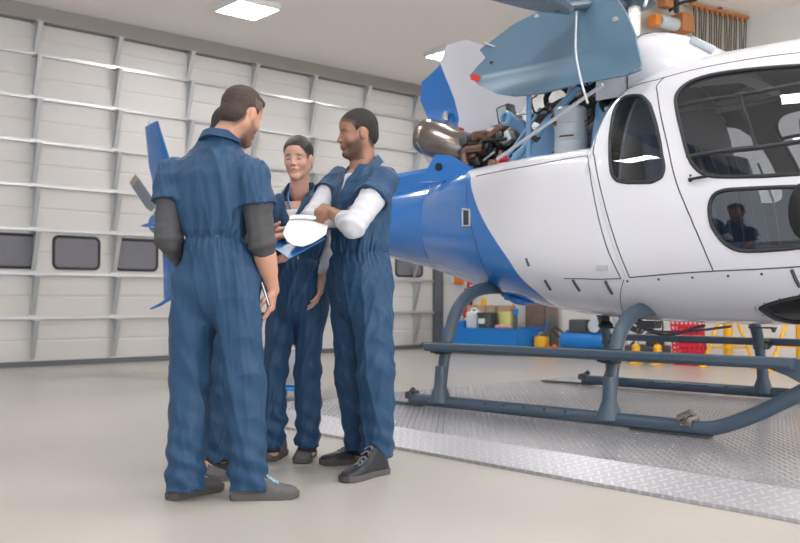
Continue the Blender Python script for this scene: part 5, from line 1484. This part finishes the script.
# ================================================================== tool trolley behind the woman
M['trolley'] = mat('grey_steel_drawers', (.33, .34, .37), .4, .3, var=.06)
M['bluep'] = mat('bright_blue_plastic', (.01, .19, .58), .4)
t = thing('tool_trolley', 'grey drawer trolley on castors with blue base, behind the woman', 'tool trolley', (4.62, 6.62, 0), radians(-48.6))
MB().box((0, 0, .50), (.34, .46, .72), bev=.01).build('cabinet', 'trolley', t)
for k, (z, h) in enumerate(((.78, .10), (.66, .10), (.54, .10), (.34, .26))):
    d_ = MB().box((0, -.238, z), (.32, .02, h), bev=.004).build('drawer', 'trolley', t); MB().box((0, -.254, z + h / 2 - .018), (.30, .014, .016), bev=.003).build('drawer_pull', 'alu', d_)
MB().box((0, 0, .115), (.37, .49, .035), bev=.008).build('base_rim', 'bluep', t)
for sx in (-1, 1):
    for sy in (-1, 1): MB().lathe([(.03, 0), (.036, .005), (.036, .025), (.03, .03)], (sx * .13 - .015, sy * .18, .037), (1, 0, 0), 16).build('castor', 'black', t)

# ================================================================== clutter along the right wall
M['card'] = mat('cardboard', (.42, .30, .19), .85, var=.1); M['dgrey'] = mat('dark_grey_plastic', (.07, .075, .085), .5)
M['wplast'] = mat('white_plastic', (.72, .74, .76), .45); M['lime'] = mat('pale_yellow_plastic', (.62, .62, .22), .5)
M['pink'] = mat('pink_cloth', (.60, .30, .33), .85); M['brownp'] = mat('stained_brown_panel', (.20, .14, .12), .6, var=.5, vscale=4)
M['pallet'] = mat('pallet_wood', (.24, .19, .14), .85, var=.2); M['greenp'] = mat('dark_green_plastic', (.03, .16, .12), .45); M['magenta'] = mat('pink_hose', (.65, .12, .30), .45)
WR = radians(-90 + 8)   # things facing the hangar, backs to the right wall
def at_(name, label, cat, x, y, z=0, rz=None, group=None): return thing(name, label, cat, (x, y, z), WR if rz is None else rz, group)
# (local x runs along the wall towards the camera, local -y faces the hangar)
t = at_('pallet', 'dark wooden pallet under the blue tray', 'pallet', 11.00, 10.22)
for k in range(3): MB().box((0, -.32 + .32 * k, .05), (1.35, .09, .08)).build('runner', 'pallet', t, smooth=False)
for k in range(7): MB().box((-.60 + .2 * k, 0, .105), (.12, .78, .02)).build('board', 'pallet', t, smooth=False)
t = at_('spill_tray', 'long blue steel tray full of containers beside the right wall', 'tray', 11.00, 10.22, .117)
b = MB(); L_, W_, H_ = 1.42, .80, .29
b.box((0, 0, .012), (L_, W_, .024)); b.box((0, W_ / 2, H_ / 2), (L_, .02, H_)); b.box((0, -W_ / 2, H_ / 2), (L_, .02, H_)); b.box((L_ / 2, 0, H_ / 2), (.02, W_, H_)); b.box((-L_ / 2, 0, H_ / 2), (.02, W_, H_))
b.box((0, -.39, .29), (L_ + .03, .05, .02)); b.box((0, .39, .29), (L_ + .03, .05, .02)); b.box((0, 0, .27), (L_ - .02, W_ - .02, .015))
b.build('tray_body', 'bluep', t, smooth=False)
TZ = .117 + .2785
def ontray(name, label, cat, lx, ly, z=TZ, group=None):
    c_, s_ = cos(WR), sin(WR); return thing(name, label, cat, (11.00 + lx * c_ - ly * s_, 10.22 + lx * s_ + ly * c_, z), WR, group)
t = ontray('tool_box', 'small bright blue plastic box at the left end of the blue tray', 'box', -.52, -.15)
MB().box((0, 0, .055), (.24, .2, .11), bev=.01).build('box_body', 'bluep', t); MB().box((0, 0, .12), (.25, .21, .02), bev=.008).build('lid', 'bluep', t); MB().tube([(-.06, 0, .13), (-.05, 0, .16), (.05, 0, .16), (.06, 0, .13)], .008, 8).build('handle', 'bluep', t)
t = ontray('jerrycan', 'white plastic jerrycan standing on the blue tray', 'jerrycan', -.26, -.14)
b = MB(); b.box((0, 0, .14), (.22, .18, .28), bev=.035); b.tube([(-.06, 0, .27), (-.05, 0, .325), (.03, 0, .325), (.05, 0, .27)], .014, 8, smooth=4); b.build('can_body', 'wplast', t); MB().lathe([(.025, 0), (.025, .03)], (.075, 0, .275)).build('cap', 'wplast', t)
t = ontray('waste_bin', 'dark grey bin with white label on the blue tray', 'bin', .03, -.20)
MB().lathe([(.12, 0), (.15, .24), (.165, .245), (.165, .265), (.145, .265), (.11, .02)], n=24, caps=False).build('bin_body', 'dgrey', t); MB().box((0, -.146, .13), (.12, .012, .08), rot=Matrix.Rotation(radians(-7), 3, 'X')).build('paper_label', 'wplast', t, smooth=False)
t = ontray('bucket', 'pale yellow bucket with an orange stick in it on the blue tray', 'bucket', .33, -.10)
MB().lathe([(.10, 0), (.13, .26), (.14, .262), (.14, .28), (.12, .28), (.09, .02)], n=24, caps=False).build('bucket_body', 'lime', t); MB().tube([(-.02, 0, .03), (.16, -.02, .42)], .014, 8).build('stick', 'orange', t)
t = ontray('cleaning_cloth', 'crumpled pink and white cloth on the front edge of the blue tray', 'cloth', .42, -.30)
k_ = SDF(.012, .03); 
for q in range(7): k_.ell((-.12 + .04 * q, .02 * sin(q * 2), .045), (.05, .04, .028 + .012 * sin(q)))
k_.build('cloth_folds', 'pink', t)
t = ontray('spray_can', 'spray can with a bright blue cap on the blue tray', 'spray can', .52, -.12)
MB().lathe([(.035, 0), (.035, .22), (.02, .25)], n=16).build('can', 'dgrey', t); MB().lathe([(.04, .24), (.045, .26), (.045, .32), (.02, .34)], n=16).build('cap', 'bluep', t)
t = ontray('cardboard_box', 'brown cardboard box at the left of the two behind the jerrycan', 'cardboard box', -.38, .20, group='cardboard boxes on the tray')
MB().box((0, 0, .19), (.34, .28, .38), bev=.004).build('carton', 'card', t); MB().box((0, -.142, .19), (.05, .003, .38)).build('tape', 'pallet', t, smooth=False)
c = copy_tree(t); q_ = (.02, .22); c.location = (11.00 + q_[0] * cos(WR) - q_[1] * sin(WR), 10.22 + q_[0] * sin(WR) + q_[1] * cos(WR), TZ); c.scale = (1.2, 1, .98); c['label'] = 'wider brown cardboard box behind the grey bin'
t = ontray('oil_bottle', 'small yellow bottle on top of the left cardboard box', 'bottle', -.30, .18, TZ + .38)
MB().lathe([(.05, 0), (.05, .08), (.02, .11), (.02, .13)], n=16).build('bottle_body', 'yellow', t)
t = thing('steel_cabinet', 'stained brown panel cabinet between the blue tray and the wall', 'cabinet', (11.62, 9.72, 0), radians(-90))
MB().box((0, 0, .50), (.62, .08, 1.0), bev=.006).build('cabinet_body', 'brownp', t); MB().box((.1, -.044, .5), (.012, .006, .9)).build('door_gap', 'seam', t, smooth=False)
t = thing('fire_extinguisher', 'red fire extinguisher on the wall left of the tray', 'fire extinguisher', (11.60, 11.38, .55))
MB().lathe([(.06, 0), (.08, .02), (.08, .38), (.05, .44), (.03, .46)], n=20).build('cylinder', 'red', t); b = MB(); b.box((0, 0, .49), (.05, .10, .05), bev=.01); b.tube([(0, -.03, .48), (-.02, -.12, .45), (-.02, -.11, .2)], .012, 8, smooth=4); b.build('valve_and_hose', 'black', t)
MB().box((-.081, 0, .22), (.004, .07, .12)).build('label_sticker', 'wplast', t, smooth=False); MB().box((.085, 0, .3), (.03, .05, .2)).build('bracket', 'black', t, smooth=False)
t = thing('extinguisher_sign', 'small red and white sign above the fire extinguisher', 'sign', (11.69, 11.34, 1.12))
MB().box((0, 0, 0), (.012, .26, .20)).build('sign_plate', 'red', t, smooth=False); MB().box((-.008, 0, -.03), (.004, .10, .08)).build('sign_symbol', 'wplast', t, smooth=False)
t = thing('wall_box', 'orange box fixed to the white wall above the extinguisher', 'wall box', (11.64, 11.62, 1.26))
MB().box((0, 0, 0), (.10, .17, .24), bev=.01).build('box_body', 'orange', t); MB().box((-.055, 0, 0), (.01, .11, .16)).build('box_door', 'orange', t, smooth=False)
# canisters, compressor and pole
t = at_('oil_canister', 'yellow canister on the floor at the right end of the blue tray', 'canister', 11.16, 9.33)
b = MB(); b.box((0, 0, .15), (.20, .16, .30), bev=.03); b.tube([(-.05, 0, .3), (-.04, 0, .35), (.04, 0, .35), (.05, 0, .3)], .012, 8); b.build('can_body', 'yellow', t); MB().lathe([(.03, 0), (.03, .05), (.02, .08)], (.05, 0, .30)).build('cap', 'dgrey', t)
t = at_('red_canister', 'short red canister on the floor between the yellow canister and the compressor', 'canister', 11.05, 9.05)
MB().box((0, 0, .08), (.22, .16, .16), bev=.03).build('can_body', 'red', t); MB().lathe([(.025, 0), (.025, .03)], (.05, 0, .155)).build('cap', 'yellow', t)
t = at_('standing_pole', 'dark green pole with a blue tube beside the compressor', 'pole', 11.40, 9.35)
MB().tube([(0, 0, 0), (0, 0, .62)], .022, 10).build('pole_tube', 'greenp', t); MB().tube([(0, 0, .05), (-.10, -.02, .3), (-.07, 0, .5), (0, 0, .52)], .012, 8, smooth=5).build('blue_tube', 'bluep', t); MB().lathe([(.12, 0), (.12, .015), (.03, .03)]).build('pole_foot', 'dgrey', t)
t = at_('air_hose', 'coiled pink hose lying against the compressor', 'hose', 11.42, 9.08, .0)
b = MB()
for k in range(4): b.tube([(.0 + .015 * k, .11 * cos(a), .20 + .02 * k + .13 * sin(a)) for a in [2 * pi * j / 20 for j in range(21)]], .014, 7, caps=False)
b.build('hose_coil', 'magenta', t)
t = at_('air_compressor', 'bright blue air compressor tank with a black motor on top', 'air compressor', 11.22, 8.55)
b = MB(); b.lathe([(.05, -.40), (.13, -.36), (.15, -.30), (.15, .30), (.13, .36), (.05, .40)], (0, 0, .24), (1, 0, 0), 28); b.build('tank', 'bluep', t)
b = MB(); b.box((-.08, 0, .47), (.30, .20, .20), bev=.03); b.lathe([(.09, 0), (.10, .02), (.10, .2), (.08, .22)], (.10, 0, .47), (1, 0, 0), 20); b.box((-.02, 0, .39), (.5, .16, .03)); b.build('motor', 'dgrey', t)
b = MB(); b.lathe([(.10, 0), (.10, .02)], (.22, -.11, .48), (0, -1, 0), 18); b.build('belt_guard', 'palegrey', t)
for s_ in (-1, 1): MB().lathe([(.06, 0), (.075, .01), (.075, .035), (.06, .045)], (.26, s_ * .15 - .02, .075), (0, 1, 0), 18).build('wheel', 'black', t); MB().tube([(-.28, s_ * .1, .14), (-.28, s_ * .12, 0)], .015, 8).build('foot', 'black', t)
MB().tube([(-.38, -.1, .30), (-.52, -.1, .42), (-.52, .1, .42), (-.38, .1, .30)], .012, 8, smooth=2).build('handle', 'black', t)
t = at_('step_ladder', 'aluminium step ladder standing behind the compressor', 'step ladder', 11.30, 7.95)
for s_ in (-1, 1): MB().tube([(s_ * .19, -.22, 0), (s_ * .15, 0, .78)], .016, 6).build('rail', 'alu', t); MB().tube([(s_ * .17, .24, 0), (s_ * .14, .02, .76)], .013, 6).build('rear_leg', 'alu', t)
for k in range(3): MB().box((0, -.17 + .065 * k, .18 + .22 * k), (.36, .09, .022)).build('tread', 'alu', t, smooth=False)
MB().box((0, 0, .79), (.34, .14, .03)).build('top_platform', 'alu', t, smooth=False)
# machine parts on a low bench
t = at_('floor_jack', 'dark machine with rods standing behind the helicopter front crosstube', 'machine', 11.05, 7.35)
b = MB(); b.box((0, 0, .14), (.55, .35, .20), bev=.03); b.tube([(-.2, 0, .24), (-.1, 0, .48), (.15, 0, .40)], .03, 8); b.tube([(-.24, -.1, .2), (.1, -.12, .55)], .015, 8); b.box((.1, .02, .32), (.2, .2, .18), bev=.02); b.build('machine_body', 'engine', t)
MB().tube([(.2, 0, .3), (.24, -.05, .56), (.1, -.05, .62)], .013, 8, smooth=3).build('machine_rod', 'black', t)
for s_ in (-1, 1): MB().lathe([(.05, 0), (.06, .01), (.05, .04)], (.2 * s_, -.19, .06), (0, 1, 0), 14).build('wheel', 'black', t)
for i, (x, y, w) in enumerate(((10.62, 7.25, .13), (10.72, 6.98, .14))):
    t = at_('bottle_jack', ['small yellow bottle jack with bright cap left of the red panel', 'small yellow bottle jack nearest the red panel'][i], 'bottle jack', x, y, 0, group='yellow bottle jacks')
    MB().box((0, 0, .012), (w, w, .024)).build('base', 'yellow', t, smooth=False); MB().lathe([(.05, 0), (.055, .02), (.055, .22), (.03, .25)], (0, 0, .022), n=18).build('jack_body', 'yellow', t); MB().lathe([(.018, 0), (.018, .08), (.028, .085), (.028, .10)], (0, 0, .27), n=14).build('ram', 'alu' if i == 0 else 'dgrey', t)
# red perforated panel
t = thing('perforated_panel', 'red plastic panel with round holes leaning among the yellow jacks', 'panel', (10.85, 6.60, 0), radians(-80))
b = MB(); W_, H_ = .42, .60; nx, nz_ = 7, 9; cell = W_ / nx; cz_ = H_ / nz_
for i in range(nx):
    for j in range(nz_):
        xc = -W_ / 2 + cell * (i + .5); zc = cz_ * (j + .5); r_ = .40 * min(cell, cz_)
        o4 = [(xc - cell / 2, zc - cz_ / 2), (xc + cell / 2, zc - cz_ / 2), (xc + cell / 2, zc + cz_ / 2), (xc - cell / 2, zc + cz_ / 2)]
        ho = [(xc + r_ * cos(radians(225 + 45 * q)), zc + r_ * sin(radians(225 + 45 * q))) for q in range(8)]
        vs = [(x_, 0, z_) for x_, z_ in o4 + ho] + [(x_, .035, z_) for x_, z_ in o4 + ho]
        fs = []
        for q in range(4):
            n_ = (q + 1) % 4; h0, h1, h2 = 4 + 2 * q, 4 + (2 * q + 1) % 8, 4 + (2 * q + 2) % 8
            fs += [(q, n_, h2, h1, h0), (q + 12, h0 + 12, h1 + 12, h2 + 12, n_ + 12)]; fs += [(h0, h1, h1 + 12, h0 + 12), (h1, h2, h2 + 12, h1 + 12)]
            fs.append((q, q + 12, n_ + 12, n_))
        b.add(vs, fs)
sh_ = Matrix.Rotation(radians(9), 3, 'X')
b.v = [tuple(sh_ @ Vector(v)) for v in b.v]
M['redp'] = mat('red_perforated_plastic', (.72, .03, .06), .45)
b.build('panel_sheet', 'redp', t, smooth=False); MB().box((0, .12, .28), (.36, .02, .5), rot=Matrix.Rotation(radians(9), 3, 'X')).build('backing', 'redp', t, smooth=False)
for s_ in (-1, 1): MB().tube([(s_ * .16, .08, .5), (s_ * .16, .30, .0)], .012, 8).build('stand_leg', 'dgrey', t)
# yellow tripod jacks
def tripod(x, y, label, h=.95, spread=.34, col=True):
    t = at_('tripod_jack', label, 'aircraft jack', x, y, 0, rz=radians(-60), group='yellow tripod jacks')
    if col: MB().lathe([(.055, .10), (.06, .12), (.06, h), (.04, h + .02)], n=18).build('column', 'yellow', t); MB().lathe([(.022, h), (.022, h + .14), (.04, h + .15), (.03, h + .18)], n=14).build('ram', 'alu', t)
    for k in range(3):
        a = radians(90 + 120 * k); MB().tube([(.05 * cos(a), .05 * sin(a), h * .92), (spread * cos(a), spread * sin(a), .03)], .022, 8).build('leg', 'yellow', t)
        MB().lathe([(.06, 0), (.065, .01), (.03, .035)], (spread * cos(a), spread * sin(a), 0), n=16).build('foot_pad', 'yellow', t)
        a2 = radians(210 + 120 * k); f_ = .7; MB().tube([(spread * f_ * cos(a), spread * f_ * sin(a), h * .30), (spread * f_ * cos(a2), spread * f_ * sin(a2), h * .30)], .012, 6).build('brace', 'yellow', t)
    return t
tripod(11.05, 6.15, 'yellow tripod jack with thick column right of the red panel', .85, .36)
tripod(11.05, 5.20, 'rightmost yellow tripod jack, nearest the helicopter front', 1.0, .42)

# ================================================================== overhead crane cable festoon and hoist
M['cabledk'] = mat('dark_cable', (.025, .035, .030), .5); M['rustor'] = mat('dull_orange_paint', (.42, .17, .06), .6, var=.2)
t = thing('cable_festoon', 'row of dark cable loops hanging from an orange ceiling rail', 'cable festoon', (10.56, 6.30, 4.60), math.atan2(6.13 - 6.30, 11.57 - 10.56))
MB().box((.50, 0, .035), (1.15, .03, .04)).build('rail', 'rustor', t, smooth=False); MB().box((.50, 0, .068), (.05, .04, .024)).build('hanger', 'dgrey', t, smooth=False)
for k in range(11):
    x = .02 + .099 * k; MB().box((x, -.0, -.01), (.03, .05, .045), bev=.006).build('cable_trolley', 'rustor', t)
    jx = .02 * sin(k * 2.3)
    MB().tube([(x - .02, 0, -.03), (x - .024 + jx, .01, -.5), (x - .005 + jx, 0, -1.0), (x + .014 + jx, .01, -.5), (x + .018, 0, -.03)], .008, 6, smooth=5).build('cable_loop', 'cabledk', t)
t = thing('crane_hoist', 'orange and grey crane hoist under the ceiling left of the hanging cables', 'hoist', (10.0, 6.28, 4.22), radians(-8))
MB().box((.20, 0, .08), (.22, .22, .24), bev=.03).build('drum', 'rustor', t); MB().lathe([(.07, 0), (.08, .02), (.08, .3), (.07, .32)], (-.22, 0, .05), (1, 0, 0), 20).build('motor', 'palegrey', t); MB().box((-.30, 0, .04), (.10, .14, .14), bev=.02).build('gear_cover', 'orange', t)
MB().box((-.10, 0, .30), (.16, .14, .14), bev=.02).build('control_box', 'rustor', t); MB().tube([(-.05, -.02, .2), (.15, -.04, .33), (.45, -.02, .42)], .02, 8, smooth=4).build('supply_cable', 'black', t); MB().box((.10, 0, .33), (.05, .05, .25)).build('hanger', 'dgrey', t, smooth=False)

# blue lanyard round the woman's neck
w_o = WOMAN['obj'][0]; nx_, ny_, nz_ = WOMAN['neck']
M['lany'] = mat('blue_lanyard', (.03, .16, .42), .6)
MB().tube([(nx_ - .045, ny_ - .02, nz_ + .02), (nx_ - .050, ny_ - .085, nz_ - .03), (nx_ - .035, ny_ - .125, nz_ - .10), (nx_ - .01, ny_ - .135, nz_ - .19)], .005, 6, smooth=4).build('lanyard', 'lany', w_o)
